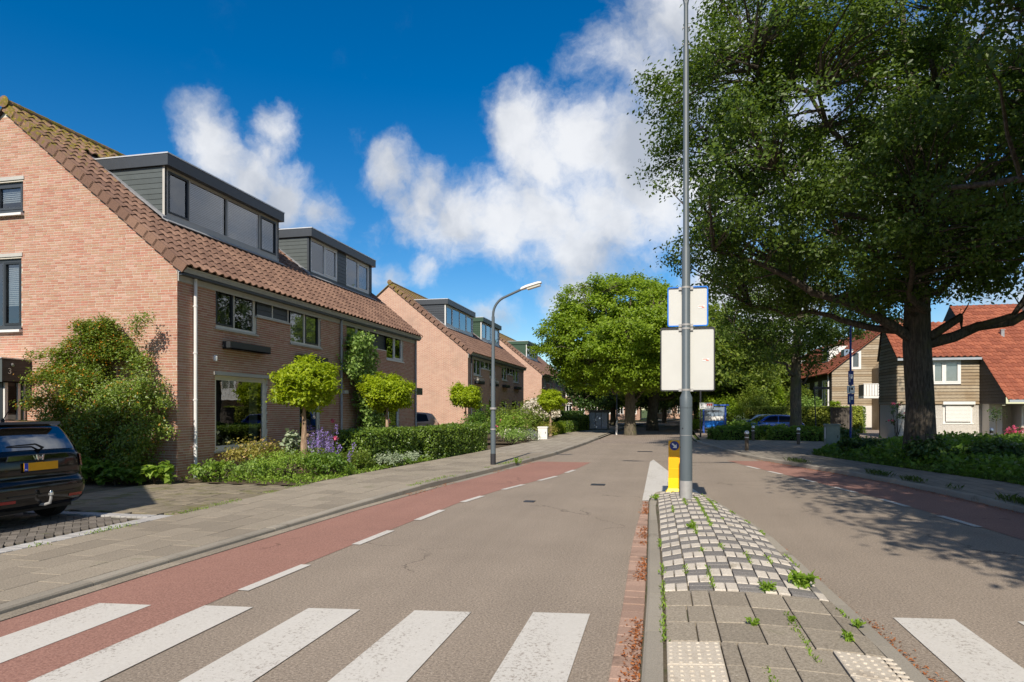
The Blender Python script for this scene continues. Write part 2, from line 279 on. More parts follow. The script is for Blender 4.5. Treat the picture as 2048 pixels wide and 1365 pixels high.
plain('hedge_core', (.02, .028, .01), .95, .1)

# ------------------------------------------------------------------ builders
ROOT = {}          # object -> world origin its mesh is relative to
def tag(o, label=None, cat=None, group=None, kind=None):
    if label: o['label'] = label
    if cat: o['category'] = cat
    if group: o['group'] = group
    if kind: o['kind'] = kind
    return o
def thing(name, loc, label, cat, group=None, rz=0):
    o = bpy.data.objects.new(name, None); o.empty_display_size = .2; COL.objects.link(o); o.location = loc; o.rotation_euler.z = rz
    ROOT[o] = Vector(loc); return tag(o, label, cat, group)
def link(name, me, parent=None, kind=None):
    o = bpy.data.objects.new(name, me); COL.objects.link(o)
    if parent is not None: o.parent = parent; ROOT[o] = ROOT[parent]
    else: ROOT[o] = Vector((0, 0, 0))
    if kind: o['kind'] = kind
    return o
class MB:
    def __init__(s): s.v = []; s.f = []; s.r = []
    def poly(s, pts, r=None):
        b = len(s.v); s.v += [tuple(p) for p in pts]; s.f.append(tuple(range(b, b + len(pts)))); s.r.append(random.random() if r is None else r); return s
    def faces(s, vs, fs, r=None):
        b = len(s.v); s.v += [tuple(p) for p in vs]; r = random.random() if r is None else r
        for f in fs: s.f.append(tuple(i + b for i in f)); s.r.append(r)
        return s
    def box(s, a, b, r=None, T=None):
        (x0, y0, z0), (x1, y1, z1) = a, b
        if x0 > x1: x0, x1 = x1, x0
        if y0 > y1: y0, y1 = y1, y0
        if z0 > z1: z0, z1 = z1, z0
        v = [(x0, y0, z0), (x1, y0, z0), (x1, y1, z0), (x0, y1, z0), (x0, y0, z1), (x1, y0, z1), (x1, y1, z1), (x0, y1, z1)]
        if T: v = [T(*p) for p in v]
        return s.faces(v, [(0, 3, 2, 1), (4, 5, 6, 7), (0, 1, 5, 4), (1, 2, 6, 5), (2, 3, 7, 6), (3, 0, 4, 7)], r)
    def bbox(s, a, b, c=.006, r=None, T=None):
        """box with its top edges chamfered"""
        (x0, y0, z0), (x1, y1, z1) = a, b
        v = [(x0, y0, z0), (x1, y0, z0), (x1, y1, z0), (x0, y1, z0), (x0, y0, z1 - c), (x1, y0, z1 - c), (x1, y1, z1 - c), (x0, y1, z1 - c), (x0 + c, y0 + c, z1), (x1 - c, y0 + c, z1), (x1 - c, y1 - c, z1), (x0 + c, y1 - c, z1)]
        if T: v = [T(*p) for p in v]
        return s.faces(v, [(0, 1, 5, 4), (1, 2, 6, 5), (2, 3, 7, 6), (3, 0, 4, 7), (4, 5, 9, 8), (5, 6, 10, 9), (6, 7, 11, 10), (7, 4, 8, 11), (8, 9, 10, 11)], r)
    def prism(s, pts, d, r=None):
        """polygon pts pushed by vector d"""
        n = len(pts); d = Vector(d); v = [Vector(p) for p in pts]; w = [p + d for p in v]
        return s.faces(v + w, [tuple(range(n))[::-1], tuple(range(n, 2 * n))] + [(i, (i + 1) % n, (i + 1) % n + n, i + n) for i in range(n)], r)
    def tube(s, path, rad, n=8, cap=True, r=None):
        P = [Vector(p) for p in path]; k = len(P); rad = rad if isinstance(rad, (list, tuple)) else [rad] * k
        vs = []; fs = []; up = Vector((0, 0, 1)); t0 = (P[1] - P[0]).normalized()
        a = t0.cross(up) if abs(t0.z) < .95 else t0.cross(Vector((1, 0, 0))); a.normalize()
        for i in range(k):
            t = (P[min(i + 1, k - 1)] - P[max(i - 1, 0)])
            t = t.normalized() if t.length > 1e-9 else t0
            a = (a - t * a.dot(t)); a.normalize(); b = t.cross(a)
            for j in range(n):
                an = 2 * math.pi * j / n; vs.append(P[i] + (a * math.cos(an) + b * math.sin(an)) * rad[i])
        for i in range(k - 1):
            for j in range(n): fs.append((i * n + j, i * n + (j + 1) % n, (i + 1) * n + (j + 1) % n, (i + 1) * n + j))
        if cap: fs += [tuple(range(n))[::-1], tuple(range((k - 1) * n, k * n))]
        return s.faces(vs, fs, r)
    def lathe(s, prof, c=(0, 0, 0), n=20, r=None):
        vs = []; fs = []; k = len(prof)
        for q, z in prof:
            for j in range(n): a = 2 * math.pi * j / n; vs.append((c[0] + q * math.cos(a), c[1] + q * math.sin(a), c[2] + z))
        for i in range(k - 1):
            for j in range(n): fs.append((i * n + j, i * n + (j + 1) % n, (i + 1) * n + (j + 1) % n, (i + 1) * n + j))
        fs += [tuple(range(n))[::-1], tuple(range((k - 1) * n, k * n))]
        return s.faces(vs, fs, r)
    def mesh(s, name, mat, off=(0, 0, 0), smooth=False):
        me = bpy.data.meshes.new(name); ox, oy, oz = off
        me.from_pydata([(x - ox, y - oy, z - oz) for x, y, z in s.v], [], s.f)
        a = me.attributes.new('rnd', 'FLOAT', 'FACE'); a.data.foreach_set('value', s.r)
        me.materials.append(MAT[mat] if isinstance(mat, str) else mat)
        if smooth: me.polygons.foreach_set('use_smooth', [True] * len(s.f))
        return me
    def build(s, name, mat, parent=None, smooth=False, kind=None):
        me = s.mesh(name, mat, ROOT[parent] if parent is not None else (0, 0, 0), smooth)
        if smooth == 'auto': me.set_sharp_from_angle(angle=R(38))
        return link(name, me, parent, kind)
def autosmooth(o, ang=38):
    o.data.polygons.foreach_set('use_smooth', [True] * len(o.data.polygons)); o.data.set_sharp_from_angle(angle=R(ang)); return o
def copy_tree(o, parent=None, label=None, **k):
    c = o.copy(); COL.objects.link(c); ROOT[c] = ROOT.get(parent, ROOT[o]) if parent is not None else ROOT[o]
    if parent is not None: c.parent = parent
    if label: c['label'] = label
    for ch in list(o.children): copy_tree(ch, c)
    return c
def tri_mesh(name, verts, ntri_per, tris, mat, parent=None, rnd=None, kind=None):
    """verts (N*k,3) numpy, tris (T,3)"""
    me = bpy.data.meshes.new(name); off = np.array(ROOT[parent] if parent is not None else (0, 0, 0), dtype=np.float32)
    verts = (verts - off).astype(np.float32)
    me.vertices.add(len(verts)); me.vertices.foreach_set('co', verts.ravel())
    T = len(tris); me.loops.add(T * 3); me.loops.foreach_set('vertex_index', tris.astype(np.int32).ravel())
    me.polygons.add(T); me.polygons.foreach_set('loop_start', np.arange(0, T * 3, 3, dtype=np.int32))
    me.update(calc_edges=True)
    if rnd is not None:
        a = me.attributes.new('rnd', 'FLOAT', 'FACE'); a.data.foreach_set('value', np.repeat(rnd, ntri_per).astype(np.float32))
    me.materials.append(MAT[mat])
    return link(name, me, parent, kind)
def unit(a): return a / np.maximum(np.linalg.norm(a, axis=1, keepdims=True), 1e-9)
def leaves(name, P, L, Wd, mat, parent=None, up=.6, out=None, droop=.0, kind=None, fold=.18, var=.35, seed=0, smooth_tip=True):
    """folded pointed leaves at points P; up = how much their faces look to the sky"""
    g = np.random.default_rng(seed + len(P)); n = len(P)
    nrm = g.normal(size=(n, 3)); nrm = unit(nrm)
    if out is not None: nrm = nrm * (1 - .35) + out * .5
    nrm[:, 2] += up; nrm = unit(nrm)
    d = unit(np.cross(nrm, g.normal(size=(n, 3)))); d[:, 2] -= droop; d = unit(d); s = unit(np.cross(d, nrm)); nrm = np.cross(s, d)
    ln = (L * (1 + var * (g.random(n) - .5) * 2))[:, None]; w = ln * (Wd / L) * .5
    P = np.asarray(P)
    v = np.empty((n, 4, 3)); v[:, 0] = P - d * ln * .5; v[:, 1] = P + s * w + nrm * w * fold * 2; v[:, 2] = P + d * ln * .5 - nrm * ln * .06; v[:, 3] = P - s * w + nrm * w * fold * 2
    b = np.arange(n)[:, None] * 4
    tris = np.concatenate([b + np.array([[0, 1, 2]]), b + np.array([[0, 2, 3]])], axis=1).reshape(-1, 3)
    return tri_mesh(name, v.reshape(-1, 3), 2, tris, mat, parent, g.random(n), kind)
def blobs(centres, rad, per, g, flat=.75):
    c = np.repeat(np.asarray(centres), per, axis=0); r = np.repeat(np.broadcast_to(np.asarray(rad, dtype=float).reshape(-1, 1), (len(centres), 1)), per, axis=0)
    q = g.normal(size=c.shape) * .52; q[:, 2] *= flat
    return c + q * r
def curve_pts(a, b, lift, n=6, wob=0, g=None):
    a, b = np.array(a, float), np.array(b, float); t = np.linspace(0, 1, n)[:, None]; p = a + (b - a) * t; p[:, 2] += lift * 4 * (t[:, 0] * (1 - t[:, 0]))
    if wob: p[1:-1] += g.normal(size=(n - 2, 3)) * wob
    return p
def tree(name, label, loc, H, tr, crown, nclump, per, clump_r, leaf, leafm, bark, fork, nlimb=9, seed=1, group=None, gap=.42, gscale=.45, shell=.55, up=.6, limb_r=.42, zmin=None, extra_limbs=(), twigs=True, keep=None, spread=.72, cat='tree', lump=.26):
    """crown = (dx, dy, cz, rx, ry, rz); leaf = (length, width)"""
    g = np.random.default_rng(seed); x, y, z = loc; t = thing(name, loc, label, cat, group)
    cx, cy, cz, rx, ry, rz = crown; c0 = np.array((x + cx, y + cy, z + cz))
    mb = MB(); top = z + min(H, cz + rz * .75); k = 9; path = []; rad = []
    for i in range(k):
        f = i / (k - 1); zz = z - .1 + (top - z) * f; wob = .05 * min(1, (tr / .4) ** 2)
        path.append((x + cx * f * f * .8 + g.normal() * wob * f * 3, y + cy * f * f * .8 + g.normal() * wob * f * 3, zz))
        rad.append(tr * (1.12 - .12 * min(1, f * 8)) * max(.12, 1 - .88 * max(0, f - .25) / .75) if i else tr * 1.28)
    mb.tube(path, rad, 14); limbpts = [np.array(path[int(k * .35):])]
    for i in range(nlimb):
        a = 2 * math.pi * (i * .618 + .13 * g.random()); f = (i + .5) / nlimb
        zs = fork + (top - z - fork) * .72 * f; tt = zs / (top - z)
        sx = np.interp(tt, np.linspace(0, 1, k), [p[0] for p in path]); sy = np.interp(tt, np.linspace(0, 1, k), [p[1] for p in path])
        rr = spread * math.sqrt(max(.15, 1 - ((z + zs + rz * .25 - c0[2]) / rz) ** 2)) if rz else .7
        e = (c0[0] + math.cos(a) * rx * rr, c0[1] + math.sin(a) * ry * rr, min(c0[2] + rz * .8, z + zs + rz * (.22 + .5 * f)))
        p = curve_pts((sx, sy, z + zs), e, -.06 * rx, 8, rx * .03, g); r0 = tr * limb_r * (1 - .5 * f)
        mb.tube(p, [r0 * (1 - .85 * q / 7) + .012 for q in range(8)], 9); limbpts.append(p)
    for a_, b_, r0, lift in extra_limbs:
        p = curve_pts(a_, b_, lift, 9, .08, g); mb.tube(p, [r0 * (1 - .8 * q / 8) + .012 for q in range(9)], 9); limbpts.append(p)
    autosmooth(mb.build('trunk', bark, t), 60)
    L = np.concatenate([np.concatenate([l + (np.roll(l, -1, 0) - l) * q for q in (0, .5)])[:-1] if len(l) > 1 else l for l in limbpts])
    C = []; tries = 0; off = Vector((seed * 3.7, seed * 1.3, seed * 2.1))
    while len(C) < nclump and tries < nclump * 30:
        tries += 1; q = g.normal(size=3); q /= np.linalg.norm(q); r = (shell + (1 - shell) * g.random()) if g.random() < .8 else g.random() ** .5
        wobb = 1 + lump * noise.noise(Vector(q) * 1.7 + off) + .12 * noise.noise(Vector(q) * 4.3 + off)
        p = c0 + q * np.array((rx, ry, rz)) * r * wobb
        if p[2] < z + (zmin if zmin is not None else cz - rz): continue
        if noise.noise(Vector(p) * gscale + off) * .5 + .5 < gap * g.uniform(.75, 1.25): continue
        if keep and not keep(p): continue
        C.append(p)
    for l in limbpts[1:]:      # every limb ends in foliage
        for q in (-1, -2): C += [np.array(l[q]) + g.normal(size=3) * clump_r * .5 for _ in range(2)]
    C = np.array(C)
    if twigs:
        tb = MB()
        for p in C[::1]:
            dd = np.linalg.norm(L - p, axis=1) + (L[:, 2] > p[2] + .4) * 1.2; j = int(np.argmin(dd)); a = L[j]
            q = curve_pts(a, p, .08 * dd[j], 4, .04 * dd[j] + .01, g); r0 = min(.014 + .011 * dd[j], tr * .13); tb.tube(q, [r0, r0 * .72, r0 * .45, .006], 4, False)
        tb.build('branches', bark if bark != 'robinia_bark' else 'twig', t)
    P = blobs(C, clump_r, per, g, .62); out = unit(P - c0)
    leaves('crown', P, leaf[0], leaf[1], leafm, t, up, out, .25, seed=seed)
    return t
def hedge(name, label, path, wd, hgt, leafm, leaf=(.07, .045), dens=700, cat='hedge', group=None, z0=0, lump=.06, seed=1, wave=.05):
    """clipped hedge following path (list of xy); a twiggy core with a leafy skin"""
    g = np.random.default_rng(seed); P = [Vector((a, b)) for a, b in path]
    t = thing(name, (P[0].x, P[0].y, z0), label, cat, group); core = MB(); pts = []; outs = []
    total = sum((P[i + 1] - P[i]).length for i in range(len(P) - 1))
    for i in range(len(P) - 1):
        a, b = P[i], P[i + 1]; d = (b - a); ln = d.length; d.normalize(); nv = Vector((-d.y, d.x)); q = wd * .5 - .09
        e0 = .09 if i == 0 else -.0; e1 = .09 if i == len(P) - 2 else 0
        c = [a + d * e0 + nv * q, b - d * e1 + nv * q, b - d * e1 - nv * q, a + d * e0 - nv * q]
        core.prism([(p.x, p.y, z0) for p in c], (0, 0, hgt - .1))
        faces = [((0, 1), hgt * ln), ((0, -1), hgt * ln), ((0, 0), wd * ln)]
        for (kz, side), A in faces:
            n = int(A * dens); u = g.random(n) * ln
            if side: v = g.random(n) * hgt; o = side * wd * .5
            else: v = np.full(n, hgt); o = (g.random(n) - .5) * wd
            xx = a.x + d.x * u + nv.x * o; yy = a.y + d.y * u + nv.y * o; pts.append(np.stack([xx, yy, z0 + v], 1)); outs.append(np.tile(np.array([nv.x * side, nv.y * side, 0 if side else 1.0]), (n, 1)))
    for e, s in ((0, -1), (-1, 1)):
        a = P[e]; d = ((P[1] - P[0]) if e == 0 else (P[-1] - P[-2])).normalized(); nv = Vector((-d.y, d.x)); n = int(wd * hgt * dens); o = (g.random(n) - .5) * wd; v = g.random(n) * hgt
        pts.append(np.stack([a.x + nv.x * o, a.y + nv.y * o, z0 + v], 1)); outs.append(np.tile(np.array([d.x * s, d.y * s, 0.]), (n, 1)))
    Q = np.concatenate(pts); O = np.concatenate(outs)
    bump = np.array([noise.noise(Vector(p) * 1.9) for p in Q]) * lump + np.array([noise.noise(Vector(p) * .6 + Vector((9, 1, 3))) for p in Q]) * wave
    Q = Q + O * bump[:, None] + g.normal(size=Q.shape) * .035; Q[:, 2] = np.maximum(Q[:, 2], z0 + .02)
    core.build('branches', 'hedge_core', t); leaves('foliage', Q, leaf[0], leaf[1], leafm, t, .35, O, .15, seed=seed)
    return t
def bush(name, label, loc, rx, ry, hgt, leafm, n, leaf, seed=1, cat='shrub', group=None, nclump=None, up=.5, base=.0, gap=.3, flowers=None, stems=7, shape=1.0):
    """open shrub: stems, leafy clumps, optional flowers (material, count, size)"""
    g = np.random.default_rng(seed); x, y, z = loc; t = thing(name, loc, label, cat, group)
    nc = nclump or max(8, n // 40); C = []; off = Vector((seed, seed * 2.3, .7)); tr = 0
    while len(C) < nc and tr < nc * 20:
        tr += 1; q = g.normal(size=3); q /= np.linalg.norm(q); r = .45 + .55 * g.random() ** .6; q[2] = abs(q[2]) if q[2] < -.2 else q[2]
        wob = 1 + .3 * noise.noise(Vector(q) * 2 + off); h0 = .5 * hgt
        p = np.array((x + q[0] * rx * r * wob * shape, y + q[1] * ry * r * wob * shape, z + base + h0 * .95 + q[2] * r * h0 * wob))
        if p[2] < z + .03: continue
        if noise.noise(Vector(p) * 2.2 + off) * .5 + .5 < gap * g.uniform(.7, 1.3): continue
        C.append(p)
    C = np.array(C); m = MB()
    for i in range(min(stems, len(C))):
        q = curve_pts((x + g.normal() * rx * .12, y + g.normal() * ry * .12, z - .03), C[g.integers(len(C))], .05, 5, .02, g); m.tube(q, [.018, .015, .012, .008, .004], 5)
    m.build('stem', 'twig', t); rr = min(rx, ry, hgt) * .34
    P = blobs(C, rr, max(1, n // len(C)), g, .8); P[:, 2] = np.maximum(P[:, 2], z + .015); c0 = np.array((x, y, z + hgt * .4))
    leaves('foliage', P, leaf[0], leaf[1], leafm, t, up, unit(P - c0), .15, seed=seed)
    if flowers:
        fm, fn, fs = flowers; q = g.normal(size=(fn, 3)); q = unit(q); q[:, 2] = np.abs(q[:, 2]); FP = np.array((x, y, z + base + hgt * .48)) + q * np.array((rx, ry, hgt * .55)) * (.8 + .28 * g.random((fn, 1)))
        FP = np.repeat(FP, 5, 0) + g.normal(size=(fn * 5, 3)) * fs * .35; leaves('blossom', FP, fs, fs * .8, fm, t, .8, None, 0, seed=seed)
    return t
def cover(name, label, pts, leafm, leaf, parent=None, up=.7, cat='ground cover', seed=3):
    o = leaves(name, pts, leaf[0], leaf[1], leafm, parent, up, None, .1, kind='stuff', seed=seed); return tag(o, label, cat)
def in_poly(x, y, poly):
    ins = np.zeros(len(x), bool); j = len(poly) - 1
    for i in range(len(poly)):
        xi, yi = poly[i]; xj, yj = poly[j]; c = ((yi > y) != (yj > y)) & (x < (xj - xi) * (y - yi) / (yj - yi + 1e-12) + xi); ins ^= c; j = i
    return ins
def scatter_poly(poly, dens, g):
    xs = [p[0] for p in poly]; ys = [p[1] for p in poly]; A = (max(xs) - min(xs)) * (max(ys) - min(ys)); n = int(A * dens)
    x = g.uniform(min(xs), max(xs), n); y = g.uniform(min(ys), max(ys), n); k = in_poly(x, y, poly); return x[k], y[k]
def lerp_line(line, y):
    return float(np.interp(y, [p[1] for p in line], [p[0] for p in line]))
def split_parts(items, limit=300):
    """nearest pieces become parts, the rest one joined part"""
    items.sort(key=lambda q: q[0]); return items[:limit], items[limit:]

# ------------------------------------------------------------------ ground, road, pavements
def sstep(a, b, v): t = min(1, max(0, (v - a) / (b - a))); return t * t * (3 - 2 * t)
KL = [(-5.5, -14), (-5.45, 4), (-5.42, 6.2), (-5.24, 10.6), (-4.95, 14.2), (-4.51, 17.8), (-3.85, 24.5), (-3.55, 32), (-3.25, 45), (-3.1, 54), (-2.2, 70), (0, 90), (4, 112)]
LB = [(-7.55, -14), (-7.55, 12.9), (-7.46, 15.1), (-7.15, 18.8), (-6.68, 25.9), (-6.2, 36), (-6.3, 45), (-6.0, 54), (-5.0, 70), (-3, 90), (1, 112)]
KR = [(6.4, -14), (6.25, 8), (5.95, 12.6), (5.72, 14.6), (5.3, 17.2), (4.3, 20.6), (3.4, 23.6), (2.92, 25.6), (2.44, 29.6), (1.95, 33.7), (1.8, 38), (1.95, 48), (2.4, 60), (4, 78), (6.5, 94), (10, 112)]
DL = [(-3.95, -14), (-3.95, 5.7), (-3.85, 8), (-3.65, 11.9), (-3.34, 14), (-2.91, 15.9), (-2.66, 17), (-2.35, 19.5), (-2.2, 21.7)]
DR = [(5.05, -14), (4.85, 8.5), (4.62, 11.2), (4.21, 14.1), (3.45, 17.9), (3.0, 19.7), (2.55, 21.6), (2.2, 23.5)]
def zl(y): return .05 + .06 * sstep(8, 15, y)
def zr(y): return .1
def strip(a, b, y0, y1, za, zb, step=.5):
    m = MB(); n = max(1, int(round((y1 - y0) / step))); ys = [y0 + (y1 - y0) * i / n for i in range(n + 1)]; vs = []; fs = []
    for y in ys:
        ya, yb = (za(y), zb(y)) if callable(za) else (za, zb); vs += [(a(y), y, ya), (b(y), y, yb)]
    for i in range(n): fs.append((2 * i, 2 * i + 1, 2 * i + 3, 2 * i + 2))
    m.faces(vs, fs, .5); return m
kl = lambda y: lerp_line(KL, y); lb = lambda y: lerp_line(LB, y); kr = lambda y: lerp_line(KR, y); dl = lambda y: lerp_line(DL, y); dr = lambda y: lerp_line(DR, y)
m = MB(); m.poly([(-900, -900, -.06), (900, -900, -.06), (900, 900, -.06), (-900, 900, -.06)]); tag(m.build('ground', 'lawn'), kind='structure')
road = tag(strip(kl, kr, -14, 112, 0, 0).build('road', 'asphalt'), kind='structure')
tag(strip(lambda y: kl(y) + .17, dl, -14, 21.7, .004, .004).build('cycle_lane', 'red_asphalt'), 'red cycle lane on the left side of the road', kind='structure')
tag(strip(dr, lambda y: kr(y) - .02, -14, 23.4, .004, .004).build('cycle_lane', 'red_asphalt'), 'red cycle lane on the shaded right side', kind='structure')
tag(strip(kl, kr, 34, 112, .004, .004, 1).build('far_road', 'brick_street'), 'brick paved far end of the road', kind='structure')
# painted markings, children of the road
ZEB = [(-4.91, 5.02, -4.41, 5.07), (-3.94, 5.16, -3.49, 5.21), (-3.0, 5.29, -2.54, 5.35), (-2.07, 5.43, -1.58, 5.49), (-1.06, 5.6, -.58, 5.66), (1.9, 6.11, 2.38, 6.17), (2.86, 6.22, 3.36, 6.29), (3.85, 6.34, 4.3, 6.4)]
for a, ya, b, yb in ZEB: MB().poly([(a, 1.2, .008), (b, 1.25, .008), (b, yb, .008), (a, ya, .008)]).build('crossing_stripe', 'road_paint', road)
for (a, b) in [(5.67, 6.76), (7.9, 8.92), (9.85, 10.92), (11.94, 12.86), (13.97, 15), (15.91, 17.07), (18.0, 18.9)]:
    strip(lambda y: dl(y) - .02, lambda y: dl(y) + .1, a, b, .008, .008).build('lane_dash', 'road_paint', road)
for (a, b) in [(20.38, 21.34), (18.86, 19.71), (16.96, 17.89), (15.06, 16.04), (13.1, 14.11), (11.08, 12.1), (8.9, 9.9), (6.9, 7.9)]:
    strip(lambda y: dr(y) - .1, lambda y: dr(y) + .02, a, b, .008, .008).build('lane_dash', 'road_paint', road)
MB().poly([(-.33, 12.85, .008), (.9, 13.3, .008), (.3, 18.4, .008), (-.22, 23.3, .008), (-.32, 22.3, .008)]).build('painted_wedge', 'road_paint', road)
# small iron covers in the carriageway
for x, y, w, l in [(-1.55, 15.2, .32, .3), (-2.5, 12.2, .2, .2), (-.9, 27.5, .6, .35), (.2, 33.0, .6, .3)]:
    MB().box((x, y, .0), (x + w, y + l, .011)).build('road_cover', 'sign_black', road)
# pavement on the left: bedding sheet, then slabs as pieces
pave = tag(strip(lb, lambda y: kl(y) - .16, -14, 24, lambda y: zl(y) - .025, lambda y: zl(y) - .025).build('pavement', 'joint_sand'), 'slab pavement beside the left cycle lane', kind='structure')
tag(strip(lb, lambda y: kl(y) - .16, 24, 112, zl, zl).build('pavement', 'left_paving'), 'farther part of the left pavement', kind='structure')
items = []
NR = 5
for r in range(NR):
    y = 1.5 + (.33 if r % 2 else 0) + r * .07
    while y < 24:
        y1 = y + .6; g_ = .0045
        def X(k, yy): return lb(yy) + (kl(yy) - .17 - lb(yy)) * k / NR
        a = [(X(r, y + g_) + g_, y + g_), (X(r + 1, y + g_) - g_, y + g_), (X(r + 1, y1 - g_) - g_, y1 - g_), (X(r, y1 - g_) + g_, y1 - g_)]
        items.append((view_dist(a[0]), a, y)); y = y1
near, far = split_parts(items, 300)
def slab_mesh(mb, a, zf, th=.035, c=.003, jit=.0015):
    dz = random.uniform(-jit, jit); cx = sum(p[0] for p in a) / 4; cy = sum(p[1] for p in a) / 4; vs = []
    for p in a: vs.append((p[0], p[1], zf(p[1]) - th))
    for p in a: vs.append((p[0], p[1], zf(p[1]) - c + dz))
    for p in a: vs.append((p[0] + (c if p[0] < cx else -c), p[1] + (c if p[1] < cy else -c), zf(p[1]) + dz))
    mb.faces(vs, [(0, 1, 5, 4), (1, 2, 6, 5), (2, 3, 7, 6), (3, 0, 4, 7), (4, 5, 9, 8), (5, 6, 10, 9), (6, 7, 11, 10), (7, 4, 8, 11), (8, 9, 10, 11)])
for d, a, y in near:
    mb = MB(); slab_mesh(mb, a, zl); mb.build('paving_slab', 'slab', pave)
# kerbs
def kerb(nm, line, y0, y1, side, zf, wd=.15, lim=60, mat='kerb_concrete', label=None, step=1.0):
    k = tag(strip(lambda y: line(y) + (side * wd if side < 0 else .02), lambda y: line(y) + (side * wd if side > 0 else -.02), y0 - 8, y1 + 55 if y1 > 30 else y1, lambda y: zf(y) - .04, lambda y: zf(y) - .04).build(nm, mat), label, kind='structure'); y = y0
    while y < y1:
        b = y + step - .008; q = .012; vs = []; dz = random.uniform(-.004, .004)
        xo = lambda v: line(v); xi = lambda v: line(v) + side * wd
        for yy in (y, b): vs += [(xo(yy), yy, -.05), (xo(yy) + side * .015, yy, zf(yy) - q + dz), (xo(yy) + side * .03, yy, zf(yy) + dz + .004), (xi(yy), yy, zf(yy) + dz + .004), (xi(yy), yy, -.05)]
        MB().faces(vs, [(0, 1, 6, 5), (1, 2, 7, 6), (2, 3, 8, 7), (3, 4, 9, 8), (0, 4, 3, 2, 1), (5, 6, 7, 8, 9)]).build('kerb_stone', mat, k); y += step
    return k
kerb('kerb', kl, .5, 38, -1, zl, .16, label='concrete kerb along the left pavement')
kerb('kerb', kr, 7, 36, 1, zr, .15, label='concrete kerb along the shaded right pavement')
# flat gutter stones between the left kerb and the red lane
gut = tag(strip(lambda y: kl(y) + .0, lambda y: kl(y) + .165, -10, 21, .003, .003).build('gutter', 'kerb_concrete'), kind='structure'); y = 1.0
while y < 14:
    b = y + .5 - .006; MB().faces([(kl(y) + .005, y, 0), (kl(y) + .165, y, 0), (kl(b) + .165, b, 0), (kl(b) + .005, b, 0), (kl(y) + .005, y, .012), (kl(y) + .165, y, .012), (kl(b) + .165, b, .012), (kl(b) + .005, b, .012)], [(4, 5, 6, 7), (0, 1, 5, 4), (1, 2, 6, 5), (2, 3, 7, 6), (3, 0, 4, 7)]).build('gutter_stone', 'slab', gut); y += .5
# right pavement and the paved side street
GC = [(8.0, 4), (7.9, 12), (7.6, 17), (6.5, 21), (5.4, 25.5), (6.0, 28.6), (8.6, 30.8), (11, 34.5), (13, 36.5), (24, 37), (24, 4)]
rp = [(kr(y) + .14, y) for y in np.arange(-10, 36.1, 1)] + [(8, 38), (8, 31), (6, 28.6), (5.4, 25.5), (6.5, 21), (7.6, 17), (7.9, 12), (8.0, 4), (8, -10)]
def flat(poly, z): return MB().poly([(a, b, z) for a, b in poly], .5)
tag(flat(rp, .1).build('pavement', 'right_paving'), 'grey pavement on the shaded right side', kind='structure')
tag(flat([(2.1, 35.5), (8, 37.9), (8.05, 30.9), (11, 34.4), (13, 36.4), (26, 36.9), (26, 60), (2.6, 60)], .06).build('side_street', 'brick_street'), kind='structure')
tag(flat(GC, .07).build('planting_bed', 'soil'), 'soil bed under the big roadside tree', kind='structure')
tag(flat([(lb(y), y) for y in np.arange(13.4, 30.6, .5)] + [(-11.3, 30.5), (-11.3, 13.4)], .045).build('front_garden', 'soil'), kind='structure')
tag(flat([(lb(y), y) for y in np.arange(31.5, 90, 1)] + [(-11.3, 90), (-11.3, 31.5)], .06).build('front_garden', 'soil'), 'planted front gardens of the farther houses', kind='structure')
# driveway beside the first house: dark herringbone bricks, a pale border, mossy slabs
drive = tag(flat([(-7.56, -6), (-7.56, 13.4), (-11.3, 13.4), (-11.3, 13.68), (-15.2, 13.68), (-15.2, -6)], .02).build('driveway', 'joint_sand'), kind='structure')
w = .1; items = []; cs, sn = math.cos(R(45)), math.sin(R(45))
for i in range(-60, 140):
    for j in range(-60, 120):
        k = (i - j) % 4
        if k == 0: a, b, c, d = i, j, i + 2, j + 1
        elif k == 3: a, b, c, d = i, j, i + 1, j + 2
        else: continue
        g_ = .004; q = [(a * w + g_, b * w + g_), (c * w - g_, b * w + g_), (c * w - g_, d * w - g_), (a * w + g_, d * w - g_)]
        q = [(-10.5 + (u * cs - v * sn), 3 + (u * sn + v * cs)) for u, v in q]; mx = sum(p[0] for p in q) / 4; my = sum(p[1] for p in q) / 4
        if -12.6 < mx < -7.93 and 4.2 < my < 8.88 and all(p[0] < -7.86 and p[1] < 8.93 for p in q): items.append((view_dist((mx, my)), q, my))
near, far = split_parts(items, 300)
zc = lambda y: .05
for d, a, y in near: mb = MB(); slab_mesh(mb, a, zc, .03, .004, .003); mb.build('brick_paver', 'paver_dark', drive)
mb = MB(); [slab_mesh(mb, a, zc, .03, .004, .003) for d, a, y in far]; mb.build('brick_pavers', 'paver_dark', drive, kind='stuff')
y = 3.6
while y < 9.1: mb = MB(); slab_mesh(mb, [(-7.84, y), (-7.58, y), (-7.58, y + .094), (-7.84, y + .094)], zc, .03, .004, .003); mb.build('border_brick', 'paver_grey', drive); y += .1
x = -7.86
while x > -12.6: mb = MB(); slab_mesh(mb, [(x - .094, 8.95), (x, 8.95), (x, 9.16), (x - .094, 9.16)], zc, .03, .004, .003); mb.build('border_brick', 'paver_grey', drive); x -= .1
for i in range(12):
    for j in range(14):
        x0 = -11.25 + i * .305; y0 = 9.2 + j * .305 + (.15 if i % 2 else 0)
        if y0 > 13.1: continue
        mb = MB(); slab_mesh(mb, [(x0, y0), (x0 + .297, y0), (x0 + .297, y0 + .297), (x0, y0 + .297)], zc, .03, .005, .005); mb.build('driveway_slab', 'mossy_slab', drive)

